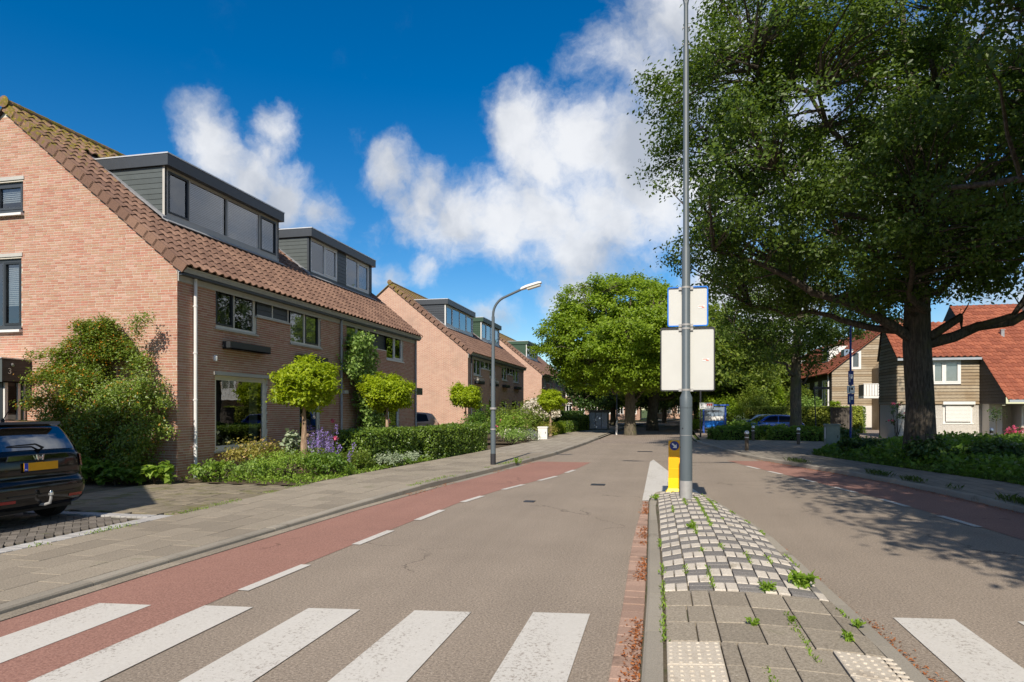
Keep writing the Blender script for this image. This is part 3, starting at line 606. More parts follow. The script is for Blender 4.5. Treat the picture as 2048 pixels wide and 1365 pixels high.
# ------------------------------------------------------------------ traffic island
IL = [(-.12, 2), (-.12, 6), (-.2, 12.6), (-.1, 13.2)]; IR = [(1.66, 2), (1.6, 4.7), (1.53, 6.4), (1.4, 9.4), (.9, 12.9), (.75, 13.2)]
il = lambda y: lerp_line(IL, y); ir = lambda y: lerp_line(IR, y)
def zi(x, y):
    a, b = il(y), ir(y); t = (x - (a + b) / 2) / ((b - a) / 2); return .115 + (.05 + .09 * sstep(5.6, 7.5, y) - .08 * sstep(11, 13.2, y)) * max(0, 1 - t * t)
m = MB(); ys = np.linspace(2, 13.2, 40); NX = 8; vs = []; fs = []
for y in ys:
    for i in range(NX + 1): x = il(y) + (ir(y) - il(y)) * i / NX; vs.append((x, y, zi(x, y) - .035))
for i in range(len(ys) - 1):
    for j in range(NX): b = i * (NX + 1) + j; fs.append((b, b + 1, b + NX + 2, b + NX + 1))
m.faces(vs, fs); isl = tag(m.build('traffic_island', 'joint_sand'), 'raised traffic island paved with white and dark blocks', kind='structure')
for line, side in ((il, 1), (ir, -1)):
    y = 2.0
    while y < 12.9:
        b = min(y + 1.0, 13.2) - .008; vs = []; c = .14
        for yy in (y, b): x = line(yy); vs += [(x, yy, -.05), (x + side * .01, yy, .105), (x + side * .03, yy, .12), (x + side * c, yy, .122), (x + side * c, yy, -.02)]
        MB().faces(vs, [(0, 1, 6, 5), (1, 2, 7, 6), (2, 3, 8, 7), (3, 4, 9, 8), (0, 4, 3, 2, 1), (5, 6, 7, 8, 9)]).build('kerb_stone', 'kerb_concrete', isl); y += 1.0
# nose of the island
m = MB(); nose = [(-.1, 13.19), (-.02, 13.42), (.15, 13.52), (.5, 13.52), (.68, 13.4), (.75, 13.19)]; m.prism([(x, y, -.05) for x, y in nose], (0, 0, .17)); m.build('kerb_stone', 'kerb_concrete', isl)
def block(x0, x1, y0, y1, mat, nm, c=.006, jit=.002, segs=3):
    """a paving block that follows the dome of the island"""
    x1 = min(x1, ir((y0 + y1) / 2) - .15)
    if x1 - x0 < .035: return None
    dz = random.uniform(-jit, jit); tl = random.uniform(-.012, .012); mb = MB(); vs = []
    f = lambda x, y: zi(x, y) + dz + tl * (x - x0)
    P = [(x0, y0), (x1, y0), (x1, y1), (x0, y1)]; Q = [(x0 + c, y0 + c), (x1 - c, y0 + c), (x1 - c, y1 - c), (x0 + c, y1 - c)]
    vs = [(x, y, f(x, y) - .05) for x, y in P] + [(x, y, f(x, y) - c * .8) for x, y in P] + [(x, y, f(x, y)) for x, y in Q]
    mb.faces(vs, [(0, 1, 5, 4), (1, 2, 6, 5), (2, 3, 7, 6), (3, 0, 4, 7), (4, 5, 9, 8), (5, 6, 10, 9), (6, 7, 11, 10), (7, 4, 8, 11), (8, 9, 10, 11)])
    return (view_dist((x0, y0)), mb, mat, nm)
items = []; cell = .212; g_ = .006
rowy = 6.05; r = 0
while rowy < 13.0:
    for c in range(7):
        x0 = il(rowy) + .155 + c * cell; y0 = rowy + .012 * math.sin(c * 1.7 + r); jx = random.uniform(-.003, .003)
        if (r + c) % 2 == 0:
            for q in range(2): items.append(block(x0 + q * cell / 2 + g_ + jx, x0 + (q + 1) * cell / 2 - g_ + jx, y0 + g_, y0 + cell - g_, 'cobble_white', 'white_block'))
        else:
            for q in range(2): items.append(block(x0 + g_ + jx, x0 + cell - g_ + jx, y0 + q * cell / 2 + g_ * .6, y0 + (q + 1) * cell / 2 - g_ * .6, 'cobble_dark', 'dark_block'))
    rowy += cell; r += 1
items = [i for i in items if i]
for nm, mat in (('white_block', 'cobble_white'), ('dark_block', 'cobble_dark')):
    near, far = split_parts([i for i in items if i[3] == nm], 300)
    for d, mb, _, _ in near: mb.build(nm, mat, isl)
rowy = 5.6; r = 0
while rowy > 2.0:
    hgt = .425; x = il(rowy) + .16 + (0 if r % 2 else 0); ws = [.17, .2, .3, .3, .3, .3, .3] if r % 2 else [.22, .15, .3, .3, .3, .3, .3]; c = 0
    if r >= 3: ws = [.36, .11, .3, .3, .3, .3]
    for w_ in ws:
        x1 = min(x + w_, ir(rowy) - .15)
        if x1 - x < .04: break
        tact = r >= 3 and (c == 0 or x > .95); b = block(x + .005, x + w_ - .005, rowy + .005, rowy + hgt - .005, 'tactile' if tact else 'slab', 'tactile_slab' if tact else 'island_slab', .006, .003)
        if b:
            o = b[1].build(b[3], b[2], isl)
            if tact:
                dm = MB(); nx = int(w_ / .055); ny = 6
                for i in range(nx):
                    for j in range(ny): px_ = x + (i + .5) * (x1 - x) / nx; py_ = rowy + (j + .5) * hgt / ny; dm.lathe([(.016, 0), (.013, .007), (.006, .009)], (px_, py_, zi(px_, py_) - .002), 8)
                dm.build('tactile_bumps', 'tactile', o, kind='stuff')
        x += w_; c += 1
    rowy -= hgt; r += 1
# brick gutter row along the left side of the island
gr = tag(flat([(-.34, 2), (-.1, 2), (-.1, 12.9), (-.2, 12.9)], .004).build('brick_gutter', 'joint_sand'), kind='structure'); y = 2.2
while y < 12.6:
    wd = .19 * (1 - .45 * sstep(8, 12.6, y)); slab = MB(); slab_mesh(slab, [(il(y) - wd - .01, y), (il(y) - .012, y), (il(y) - .012, y + .2), (il(y) - wd - .01, y + .2)], lambda v: .022, .02, .005, .004); slab.build('gutter_brick', 'gutter_brick', gr); y += .21

# ------------------------------------------------------------------ houses
SL = .83; PITCH = math.atan(SL)
def wall_sheet(mb, T, u0, u1, v0, vtop, holes, depth=.12, kinks=()):
    """sheet with openings and their reveals; vtop(u) gives the upper edge"""
    us = sorted(set([u0, u1] + [k for k in kinks if u0 < k < u1] + [h[i] for h in holes for i in (0, 1)]))
    for a, b in zip(us[:-1], us[1:]):
        mid = (a + b) / 2; hs = sorted([h for h in holes if h[0] <= mid <= h[1]], key=lambda h: h[2]); lo = v0
        for h in hs: mb.poly([T(a, lo, 0), T(b, lo, 0), T(b, h[2], 0), T(a, h[2], 0)]); lo = h[3]
        mb.poly([T(a, lo, 0), T(b, lo, 0), T(b, vtop(b), 0), T(a, vtop(a), 0)])
    for a, b, c, d in [h[:4] for h in holes]:
        for p, q in (((a, c), (b, c)), ((b, c), (b, d)), ((b, d), (a, d)), ((a, d), (a, c))): mb.poly([T(*p, 0), T(*q, 0), T(*q, -depth), T(*p, -depth)])
def lay_bricks(u0, u1, v0, vtop, holes, rs, vmax):
    out = []; v = v0; pitch = .0625; c = 0
    while True:
        if v + .05 > vmax: break
        u = u0 + (0 if c % 2 else -.11) - rs.random() * .05
        while u < u1:
            ln = .21 if rs.random() < .78 else .1; a, b = max(u, u0), min(u + ln, u1); u += ln + .01
            if b - a < .03: continue
            if v + .05 > vtop(a) - .02 or v + .05 > vtop(b) - .02: continue
            segs = [(a, b)]
            for h in holes:
                if v + .05 > h[2] and v < h[3]:
                    ns = []
                    for p, q in segs:
                        if q <= h[0] or p >= h[1]: ns.append((p, q))
                        else:
                            if h[0] - p > .03: ns.append((p, h[0]))
                            if q - h[1] > .03: ns.append((h[1], q))
                    segs = ns
            out += [(p, v, q - p) for p, q in segs]
        v += pitch; c += 1
    return out
def add_window(root, T, u0, u1, v0, v1, lights, fm='frame_cream', sm='paint_black', fr=.075, w=-.07, glass='glass', nm='window', back='interior', sill=True, deco=None, depth=.45, slats=False):
    """lights: list of (fraction_a, fraction_b, 'fix'|'sash'|'panel')"""
    m = MB(); d0, d1 = w - .05, w + .012
    B = lambda a, b, c, d, e, f, mb=m: mb.box((a, c, e), (b, d, f), None, T)
    B(u0, u0 + fr, v0, v1, d0, d1); B(u1 - fr, u1, v0, v1, d0, d1); B(u0 + fr, u1 - fr, v0, v0 + fr, d0, d1 - .002); B(u0 + fr, u1 - fr, v1 - fr, v1, d0, d1 - .002)
    iu0, iu1, iv0, iv1 = u0 + fr, u1 - fr, v0 + fr, v1 - fr; W_ = iu1 - iu0
    for a, b, k in lights[1:]: x = iu0 + W_ * a; B(x - fr * .4, x + fr * .4, iv0, iv1, d0, d1 - .004)
    win = m.build(nm, fm, root)
    for i, (a, b, k) in enumerate(lights):
        a_ = iu0 + W_ * a + (fr * .4 if i else 0); b_ = iu0 + W_ * b - (fr * .4 if i < len(lights) - 1 else 0)
        if k == 'panel':
            n = max(2, int((iv1 - iv0) / .12))
            for j in range(n): q = iv0 + (iv1 - iv0) * j / n; MB().box((a_, q + .004, w - .04), (b_, q + (iv1 - iv0) / n - .004, w - .01), None, T).build('panel_board', 'paint_graphite', win)
            continue
        e = 0
        if k.startswith('sash'):
            e = .055; sb = MB()
            for q in ((a_, a_ + e, iv0, iv1), (b_ - e, b_, iv0, iv1), (a_ + e, b_ - e, iv0, iv0 + e), (a_ + e, b_ - e, iv1 - e, iv1)): sb.box((q[0], q[2], w - .04), (q[1], q[3], w + .022), None, T)
            sb.build('sash', sm, win)
        MB().poly([T(a_ + e, iv0 + e, w - .02), T(b_ - e, iv0 + e, w - .02), T(b_ - e, iv1 - e, w - .02), T(a_ + e, iv1 - e, w - .02)]).build('pane', glass, win)
        if 'blind' in k: 
            bl = MB(); q = iv1 - e; lo = iv0 + e + (iv1 - iv0) * (.3 if 'half' in k else .02)
            while q > lo: bl.poly([T(a_ + e, q, w - .085), T(b_ - e, q, w - .085), T(b_ - e, q - .052, w - .06), T(a_ + e, q - .052, w - .06)]); q -= .05
            bl.build('blind', 'blind', win)
        if 'curtain' in k:
            cu = MB(); n = 8; side = b_ - e if 'right' in k else a_ + e; sg = -1 if 'right' in k else 1; wd = min(.42, (b_ - a_) * .3)
            for j in range(n): p, q = side + sg * wd * j / n, side + sg * wd * (j + 1) / n; cu.poly([T(p, iv0, w - .16 - .04 * (j % 2)), T(q, iv0, w - .16 - .04 * ((j + 1) % 2)), T(q, iv1, w - .16 - .04 * ((j + 1) % 2)), T(p, iv1, w - .16 - .04 * (j % 2))])
            cu.build('curtain', 'curtain', win)
    if any(k != 'panel' for _, _, k in lights):
        ib = MB(); a, b, c, d = u0 + .01, u1 - .01, v0 + .01, v1 - .01; z0, z1 = d0 - .002, d0 - depth
        for q in (((a, c, z1), (b, c, z1), (b, d, z1), (a, d, z1)), ((a, c, z0), (b, c, z0), (b, c, z1), (a, c, z1)), ((a, d, z0), (b, d, z0), (b, d, z1), (a, d, z1)), ((a, c, z0), (a, d, z0), (a, d, z1), (a, c, z1)), ((b, c, z0), (b, d, z0), (b, d, z1), (b, c, z1))): ib.poly([T(*p) for p in q])
        ib.build('room_reveal', back, win)
    if sill: MB().box((u0 - .04, v0 - .055, d0), (u1 + .04, v0 - .003, .045), None, T).build('sill', fm if fm != 'frame_cream' else 'frame_taupe', win)
    return win
def tile_mesh(nm, mat, w=.3, ln=.4, verge=0):
    prof = [(0, .004), (.045, .042), (.095, .062), (.145, .046), (.19, .008), (.25, -.004), (w, .004)]; vs = []; fs = []; k = len(prof)
    for x, dz in ((0, 0), (ln, .036)):
        for q, z in prof: vs.append((x, q, z + dz))
    for q, z in prof: vs.append((ln, q, z + .036 - .036))
    for i in range(k - 1): fs += [(i, i + k, i + k + 1, i + 1), (i + k, i + 2 * k, i + 2 * k + 1, i + k + 1)]
    m = MB(); m.faces(vs, fs, 0.0)
    if verge: m.faces([(0, -.035, .02), (ln, -.035, .05), (ln, -.035, -.17), (0, -.035, -.2), (0, .05, .035), (ln, .05, .06), (ln, -.005, -.17), (0, -.005, -.2)], [(0, 3, 2, 1), (0, 1, 5, 4), (1, 2, 6, 5)], 0.0)
    me = m.mesh(nm, mat); me.polygons.foreach_set('use_smooth', [True] * len(me.polygons)); me.set_sharp_from_angle(angle=R(45)); return me, m
def roof_tiles(root, roof, xe, ze, y0, y1, rows, skip, mat, limit, sx=1, axis='x', verge_side=True, rowh=.336, part='roof_tile'):
    """xe, ze: lower edge; the roof climbs towards -x (axis x) or +y (axis y)"""
    me, tm = tile_mesh('roof_tile', mat); mv, _ = tile_mesh('verge_tile', mat, .3, .4, 1); items = []; ncol = int((y1 - y0) / .29)
    cp, sp = math.cos(PITCH), math.sin(PITCH); off = ROOT[root]
    for r in range(rows):
        for c in range(ncol):
            s = (r + 1) * rowh; w = y0 + c * .29
            if axis == 'x': p = Vector((xe - s * cp, w, ze + s * sp)); rot = Matrix.Rotation(PITCH, 3, 'Y')
            else: p = Vector((w, xe + s * cp, ze + s * sp)); rot = Matrix.Rotation(PITCH, 3, 'X') @ Matrix.Rotation(-math.pi / 2, 3, 'Z') @ Matrix.Diagonal((1, 1, 1)); 
            if axis == 'y': p.x = w
            if skip(p.x, p.y): continue
            items.append((p.length + random.random() * .05, p, rot, c == 0 and verge_side))
    V = [i for i in items if i[3]]; near, far = split_parts([i for i in items if not i[3]], limit)
    for d, p, rot, vg in near + (V if limit else []):
        o = link('verge_tile' if vg else part, mv if vg else me, roof); o.matrix_local = Matrix.Translation(p - off) @ (rot @ Matrix.Rotation(random.uniform(-.006, .006), 3, 'Y')).to_4x4()
    mb = MB(); _, vm = tile_mesh('tmp', mat, .3, .4, 1)
    for d, p, rot, vg in far + ([] if limit else V):
        q = vm if vg else tm; mb.faces([rot @ Vector(v) + p for v in q.v], q.f)
    if mb.v: o = mb.build('roof_tiles', mat, roof, True, 'stuff'); o.data.set_sharp_from_angle(angle=R(45))
def dormer(root, ya, yb, xd, z0, ztop, zr, mats, wins, fascia=.3, front=None):
    """flat roofed dormer: cheek boards, fascia, trim, lead; then its windows as parts of the house"""
    clad, fas, fm, trim = mats; xback = lambda z: -11.2 + root['dx'] - (z - 5.33) / SL
    core = MB(); core.prism([(xd - .02, ya + .03, z0 - .35), (xback(z0 - .35) - .3, ya + .03, z0 - .35), (xback(ztop) - .2, ya + .03, ztop - .03), (xd - .02, ya + .03, ztop - .03)], (0, yb - ya - .06, 0)) if False else None
    for side, y in ((-1, ya), (1, yb)):
        core.prism([(xd, y, z0), (xback(z0) - .05, y, z0), (xback(ztop) - .25, y, ztop - .04), (xd, y, ztop - .04)], (0, -side * .05, 0))
    D = core.build('dormer', fas, root); n = int((ztop - fascia - z0) / .135)
    hb = (ztop - fascia - z0) / n
    for j in range(n):
        a = z0 + j * hb; b = a + hb - .012
        MB().prism([(xd - .07, ya - .002, a), (xback(a) - .02, ya - .002, a), (xback(b) - .02, ya - .002, b), (xd - .07, ya - .002, b)], (0, -.022, 0)).build('cheek_board', clad, D)
    MB().box((xd - .07, ya - .02, z0 - .1), (xd + .0, ya + .06, ztop - fascia)).build('corner_post', fm, D); MB().box((xd - .07, yb - .06, z0 - .1), (xd + .0, yb + .02, ztop - fascia)).build('corner_post', fm, D)
    f = MB(); f.box((xback(ztop) - .35, ya - .1, ztop - fascia), (xd + .16, yb + .1, ztop)); f.build('fascia', fas, D)
    MB().box((xback(ztop) - .35, ya - .115, ztop + .001), (xd + .175, yb + .115, ztop + .035)).build('roof_trim', trim, D)
    # lead apron and side flashing
    l = MB(); l.prism([(xd + .02, ya - .15, z0 - .12), (xd + .02, yb + .15, z0 - .12), (xd + .2, yb + .15, z0 - .225), (xd + .2, ya - .15, z0 - .225)], (.01, 0, .02)); l.build('lead_apron', 'lead', D)
    l = MB(); zz = z0 - .1; l.prism([(xd + .05, ya - .14, zz - .02), (xd + .05, ya - .02, zz - .0), (xback(ztop) - .1, ya - .02, ztop + .06), (xback(ztop) - .1, ya - .14, ztop + .04)], (0, 0, .05)); l.build('side_flashing', 'lead', D)
    T = lambda u, v, w: (xd + w, u, v)
    MB().box((xd - .1, ya + .02, z0 - .14), (xd - .005, yb - .02, z0 + .02)).build('lower_rail', fm, D)
    if front:  # boarded front between the windows
        for (a, b) in front:
            n = 9; hb = (ztop - fascia - z0) / n
            for j in range(n): MB().box((xd - .04, a, z0 + j * hb), (xd - .005, b, z0 + (j + 1) * hb - .01)).build('front_board', fas, D)
    for (a, b, c, d, lights, fmat, gl, kw) in wins: add_window(root, T, a, b, c, d, lights, fmat, nm='dormer_window', w=-.03, glass=gl, sill=False, **kw)
    return D
def house(label, y0, L, detail, dormers, fac, gab, xf=-11.2, name='brick_house', tile='tile_brown', nparts=300):
    xr, xb = xf - 4.95, xf - 9.9; y1 = y0 + L; root = thing(name, (xf, y0, 0), label, 'house', 'brick houses along the left pavement'); root['dx'] = xf + 11.2
    zr_ = lambda x: 5.33 + SL * ((xf - x) if x > xr else (x - xb))
    TF = lambda u, v, w: (xf + w, u, v); TG = lambda u, v, w: (u, y0 - w, v)
    fh = [h[:4] for h in fac]; gh = [h[:4] for h in gab]; e = .005 if detail else 0
    bm_ = 'mortar' if detail else 'brick_pink_far'
    mf = MB(); wall_sheet(mf, lambda u, v, w: TF(u, v, w - e), y0 + e, y1, -.1, lambda u: 5.3, fh); wf = mf.build('front_wall', bm_, root)
    mg = MB(); vt = lambda u: zr_(u) - .02; wall_sheet(mg, lambda u, v, w: TG(u, v, w - e), xb, xf - e, -.1, vt, gh, kinks=(xr,)); wg = mg.build('gable_wall', bm_, root)
    mo = MB(); mo.poly([(xb, y1, -.1), (xf, y1, -.1), (xf, y1, 5.3), (xr, y1, zr_(xr) - .02), (xb, y1, 5.3)]); mo.poly([(xb, y0, -.1), (xb, y1, -.1), (xb, y1, 5.3), (xb, y0, 5.3)]); mo.build('rear_wall', 'brick_pink_far', root)
    if detail:
        rs = random.Random(5)
        for wl, lst, T, quota, ax in ((wg, lay_bricks(xb + 3.2, xf, -.02, vt, gh, rs, 9.5), TG, 230, 'x'), (wf, lay_bricks(y0, y1, -.02, lambda u: 5.3, fh, rs, 5.3), TF, 70, 'y')):
            shared = {}
            for ln in (.21, .1): 
                m = MB(); m.box((0, 0, 0), (ln, .02, .05), 0.0) if ax == 'x' else m.box((-.02, 0, 0), (0, ln, .05), 0.0); shared[ln] = m.mesh('brick', 'brick_pink')
            it = []
            for u, v, ln in lst:
                p = T(u, v, 0); full = min((abs(ln - .21), .21), (abs(ln - .1), .1)); hid = (ax == 'x' and (v < 3.7 and u < xf - .12)) or (ax == 'y' and v < 1)
                it.append((Vector(p).length + (50 if hid or full[0] > .002 else 0), u, v, ln, full[1]))
            near, far = split_parts(it, quota); off = ROOT[root]
            for d, u, v, ln, fl in near: o = link('brick', shared[fl], wl); o.location = Vector(T(u, v, random.uniform(-.0015, .0015))) - off
            mb = MB()
            for d, u, v, ln, fl in far:
                w = random.uniform(-.0025, .002); a = (u, v, -.02); b = (u + ln, v + .05, w)
                q = [(a[0], a[1], b[2]), (b[0], a[1], b[2]), (b[0], b[1], b[2]), (a[0], b[1], b[2]), (a[0], a[1], a[2]), (b[0], a[1], a[2]), (b[0], b[1], a[2]), (a[0], b[1], a[2])]
                mb.faces([T(*k) for k in q], [(0, 1, 2, 3), (0, 4, 5, 1), (1, 5, 6, 2), (2, 6, 7, 3), (3, 7, 4, 0)])
            mb.build('bricks', 'brick_pink', wl, kind='stuff')
    # roof: sheet, tiles, verge, ridge, gutter
    oy = .1; m = MB(); a = zr_(xr)
    m.prism([(xf + .2, y0 - oy * .6, zr_(xf + .2)), (xr, y0 - oy * .6, a), (xr, y0 - oy * .6, a - .05), (xf + .2, y0 - oy * .6, zr_(xf + .2) - .05)], (0, L + oy * 1.2, 0)); m.prism([(xr, y0 - oy, a), (xb - .2, y0 - oy, 5.33 - SL * .2), (xb - .2, y0 - oy, 5.28 - SL * .2), (xr, y0 - oy, a - .05)], (0, L + 2 * oy, 0))
    roof = m.build('roof', 'tile_brown_far' if not detail else 'underlay', root)
    def skip(x, y):
        for D in dormers:
            if D['y'][0] - .22 < y < D['y'][1] + .0 and xback_(D['top']) - .3 < x < D['xd'] - .05: return True
        return x < xr + .02
    xback_ = lambda z: xf - (z - 5.33) / SL
    xe = xf + .26; roof_tiles(root, roof, xe, zr_(xf) - .26 * SL + .03, y0 - .06, y1 + .12, 20, skip, tile, 300 if detail else 0)
    nr = int(L / .4) + 1; half = MB(); n = 8
    for k in range(2):
        pass
    vs = []; ln = .41
    for q, rr in ((0, .115), (ln, .125), (ln, .1), (0, .1)):
        for j in range(n + 1): t = math.pi * (-.12 + 1.24 * j / n); vs.append((rr * math.cos(t), q, rr * math.sin(t)))
    fs = [(k * (n + 1) + j, k * (n + 1) + j + 1, (k + 1) * (n + 1) + j + 1, (k + 1) * (n + 1) + j) for k in range(2) for j in range(n)]; half.faces(vs, fs, 0.0)
    if detail:
        me = half.mesh('ridge_tile', tile)
        for i in range(nr): o = link('ridge_tile', me, roof); o.location = Vector((xr, y0 - .12 + i * .395, a + .03)) - ROOT[root]
    else:
        mb = MB(); [mb.faces([(x + xr, y + y0 - .12 + i * .395, z + a + .03) for x, y, z in vs], fs) for i in range(nr)]; mb.build('ridge_tiles', tile, roof, kind='stuff')
    cap = MB(); cap.lathe([(.14, 0), (.15, .03), (.02, .05)], (0, 0, 0), 14); cap.v = [(x + xr, y0 - .1 - z, y + a + .06) for x, y, z in cap.v]; cap.build('ridge_end_cap', tile, roof)
    g = MB(); zg = zr_(xf) - .26 * SL - .02; prof = [(xf + .02, zg - .02), (xf + .05, zg - .1), (xf + .2, zg - .1), (xf + .235, zg - .0), (xf + .215, zg), (xf + .185, zg - .08), (xf + .06, zg - .08)]
    g.prism([(x, y0 - .04, z) for x, z in prof], (0, L + .12, 0)); gt = g.build('gutter', 'zinc', root); MB().box((xf + .225, y0 - .05, zg - .004), (xf + .255, y1 + .1, zg + .016)).build('gutter_lip', 'pvc_white', gt)
    MB().box((xf + .004, y0 + .01, zg - .3), (xf + .03, y1 - .02, zg - .03)).build('eave_board', 'frame_taupe', root)
    MB().box((xf + .03, y0 + .01, zg - .16), (xf + .19, y1 - .02, zg - .11)).build('soffit', 'paint_graphite', root)
    for h in fac: add_window(root, TF, *h[:4], h[4], **h[5])
    for h in gab: add_window(root, TG, *h[:4], h[4], **h[5])
    for D in dormers: dormer(root, D['y'][0], D['y'][1], D['xd'], D['z0'], D['top'], zr_, D['mats'], D['wins'], D.get('fascia', .3), D.get('front'))
    return root
def pipe(root, x, y, z0, z1, mat, r=.042, foot=True, nm='downpipe'):
    p = MB(); p.tube([(x, y, z0), (x, y, z1 - .3), (x, y, z1 - .12), (x + .05, y, z1)], r, 12); o = autosmooth(p.build(nm, mat, root))
    k = MB()
    for z in np.arange(z0 + .75, z1 - .3, 1.15): k.tube([(x, y, z), (x, y, z + .035)], r + .009, 12); k.box((x - .09, y - .012, z), (x, y + .012, z + .03))
    k.build('pipe_clip', mat, o)
    if foot: autosmooth(MB().tube([(x, y, z0 - .02), (x, y, z0 + .35)], r + .006, 12).build('pipe_foot', 'pvc_grey' if mat == 'pvc_white' else mat, o))
def flower_box(root, x, y0, y1, z, mat='paint_black', flowers=None, seed=1):
    m = MB(); m.box((x + .02, y0, z), (x + .25, y1, z + .03)); m.box((x + .02, y0, z), (x + .04, y1, z + .2)); m.box((x + .23, y0, z), (x + .25, y1, z + .2)); m.box((x + .04, y0, z + .002), (x + .23, y0 + .02, z + .198)); m.box((x + .04, y1 - .02, z + .002), (x + .23, y1, z + .198)); m.box((x + .04, y0 + .02, z + .05), (x + .23, y1 - .02, z + .15)); o = m.build('window_box', mat, root)
    if flowers:
        g = np.random.default_rng(seed); n = int((y1 - y0) * 160); P = np.stack([x + g.uniform(0, .28, n), g.uniform(y0, y1, n), z + .17 + g.random(n) * .2], 1); leaves('flowers', P, .09, .08, flowers, o, .7, seed=seed)
    return o
K = dict
sash2 = lambda a='sash', b='fix': [(0, .5, a), (.5, 1, b)]
d1 = K(y=(15.3, 20.7), xd=-12.88, z0=6.92, top=8.52, mats=('cladding_grey', 'paint_graphite', 'frame_taupe', 'aluminium'), wins=[(15.36, 20.64, 6.94, 8.22, [(0, .16, 'sash'), (.16, .47, 'fix blind'), (.49, .81, 'fix blind'), (.82, 1, 'sash blind')], 'frame_taupe', 'glass_sky', {})])
d2 = K(y=(22.75, 28.3), xd=-12.88, z0=6.92, top=8.52, mats=('cladding_grey', 'paint_graphite', 'paint_graphite', 'aluminium'), front=[(22.78, 22.9), (25.03, 25.8), (28.05, 28.25)], wins=[(22.9, 25.03, 6.95, 8.22, sash2('fix', 'sash blind'), 'frame_white', 'glass_sky', K(sm='frame_white')), (25.8, 28.05, 6.95, 8.22, sash2('fix', 'sash blind'), 'frame_white', 'glass_sky', K(sm='frame_white'))])
fac1 = [(15.1, 16.9, 3.86, 5.1, [(0, .46, 'sash curtain right'), (.46, 1, 'fix curtain right')], {}), (16.9, 18.66, 4.4, 5.1, [(0, .5, 'panel'), (.5, 1, 'panel')], K(fr=.05)), (18.66, 20.55, 3.8, 5.1, [(0, .5, 'fix blind'), (.5, 1, 'sash blind')], {}),
        (15.07, 17.4, .66, 2.62, [(0, 1, 'fix curtain right')], K(fr=.12, depth=.9)), (19.2, 20.5, .62, 2.35, [(0, 1, 'fix curtain')], K(depth=.9)),
        (22.45, 24.3, 3.84, 5.1, sash2('fix blind', 'sash curtain'), K(fm='frame_white', sm='frame_white')), (24.3, 26.1, 4.2, 5.1, [(0, 1, 'panel')], K(fr=.03, fm='paint_graphite', sill=False)), (26.1, 27.95, 3.84, 5.1, sash2('fix curtain', 'sash'), K(fm='frame_white', sm='frame_white')), (24.9, 27.5, .62, 2.4, [(0, .6, 'fix curtain'), (.6, 1, 'fix')], K(fm='frame_white', depth=.9))]
gab1 = [(-17.0, -15.74, 3.8, 5.56, [(0, .5, 'fix'), (.5, 1, 'sash blind half')], K(fm='paint_graphite', sm='paint_black')), (-16.6, -15.69, 6.74, 7.5, [(0, 1, 'sash blind half')], K(fm='paint_graphite', sm='paint_graphite'))]
H1 = house('nearest pink brick house with dark grey dormers and brown tiled roof', 13.7, 15.9, True, [d1, d2], fac1, gab1)
for u0, u1, z in ((-17.05, -15.7, 5.6), (-16.65, -15.65, 7.54)): MB().box((u0, 13.68, z), (u1, 13.78, z + .09)).build('lintel', 'frame_taupe', H1)
for u0, u1, z in ((-17.05, -15.7, 3.745), (-16.65, -15.65, 6.685)): MB().box((u0, 13.6, z - .06), (u1, 13.75, z)).build('stone_sill', 'frame_white', H1)
MB().box((-11.18, 15.0, 2.625), (-11.12, 17.5, 2.71)).build('lintel', 'frame_taupe', H1)
pipe(H1, -11.13, 14.25, .05, 5.12, 'pvc_white'); pipe(H1, -11.13, 21.92, .05, 4.98, 'pvc_grey'); pipe(H1, -11.13, 29.35, .05, 5.1, 'pvc_grey')
flower_box(H1, -11.2, 15.35, 17.2, 3.32); flower_box(H1, -11.2, 18.9, 20.6, 3.25)
# outside lamp, small sockets on the front wall
MB().lathe([(.05, 0), (.055, .1), (.03, .14)], (-11.12, 14.98, 2.98), 10).build('wall_lamp', 'pvc_white', H1)
MB().box((-11.19, 22.1, 2.3), (-11.1, 22.4, 2.42)).build('wall_lamp', 'pvc_white', H1)
# porch with canopy and house number beside the gable
porch = MB(); porch.box((-17.4, 12.95, 2.42), (-15.44, 13.69, 2.96)); PC = porch.build('canopy', 'dark_wood', H1)
MB().box((-17.41, 12.93, 2.4), (-15.43, 12.949, 2.98)).build('canopy_front', 'cladding_grey', PC); MB().box((-17.43, 12.9, 2.962), (-15.41, 13.688, 2.99)).build('canopy_trim', 'aluminium', PC)
pd = MB(); pd.box((-17.3, 13.1, .05), (-15.62, 13.68, 2.4)); PB = pd.build('porch', 'paint_black', H1)
for a, b, mt in ((13.12, 13.2, 'frame_white'), (13.46, 13.53, 'frame_white'), (13.62, 13.66, 'frame_white')): MB().box((-15.62, a, .06), (-15.57, b, 2.39)).build('door_frame', mt, PB)
MB().box((-15.62, 13.21, .3), (-15.6, 13.45, 1.6)).build('frosted_pane', 'frosted', PB); MB().box((-15.62, 13.21, 1.64), (-15.6, 13.45, 2.3)).build('pane', 'car_glass', PB)
for j in range(8): MB().box((-15.62, 13.54, .08 + j * .28), (-15.595, 13.61, .34 + j * .28)).build('door_board', 'cladding_green', PB)
MB().tube([(-15.55, 13.49, 1.0), (-15.52, 13.49, 1.02), (-15.52, 13.49, 1.2), (-15.55, 13.49, 1.22)], .012, 8).build('door_handle', 'steel', PB)
MB().tube([(-15.42, 13.18, 2.84), (-15.34, 13.14, 2.8)], .03, 8).build('camera', 'steel', H1); MB().box((-15.44, 13.55, 2.48), (-15.36, 13.66, 2.53)).build('lamp_bracket', 'sign_black', H1)
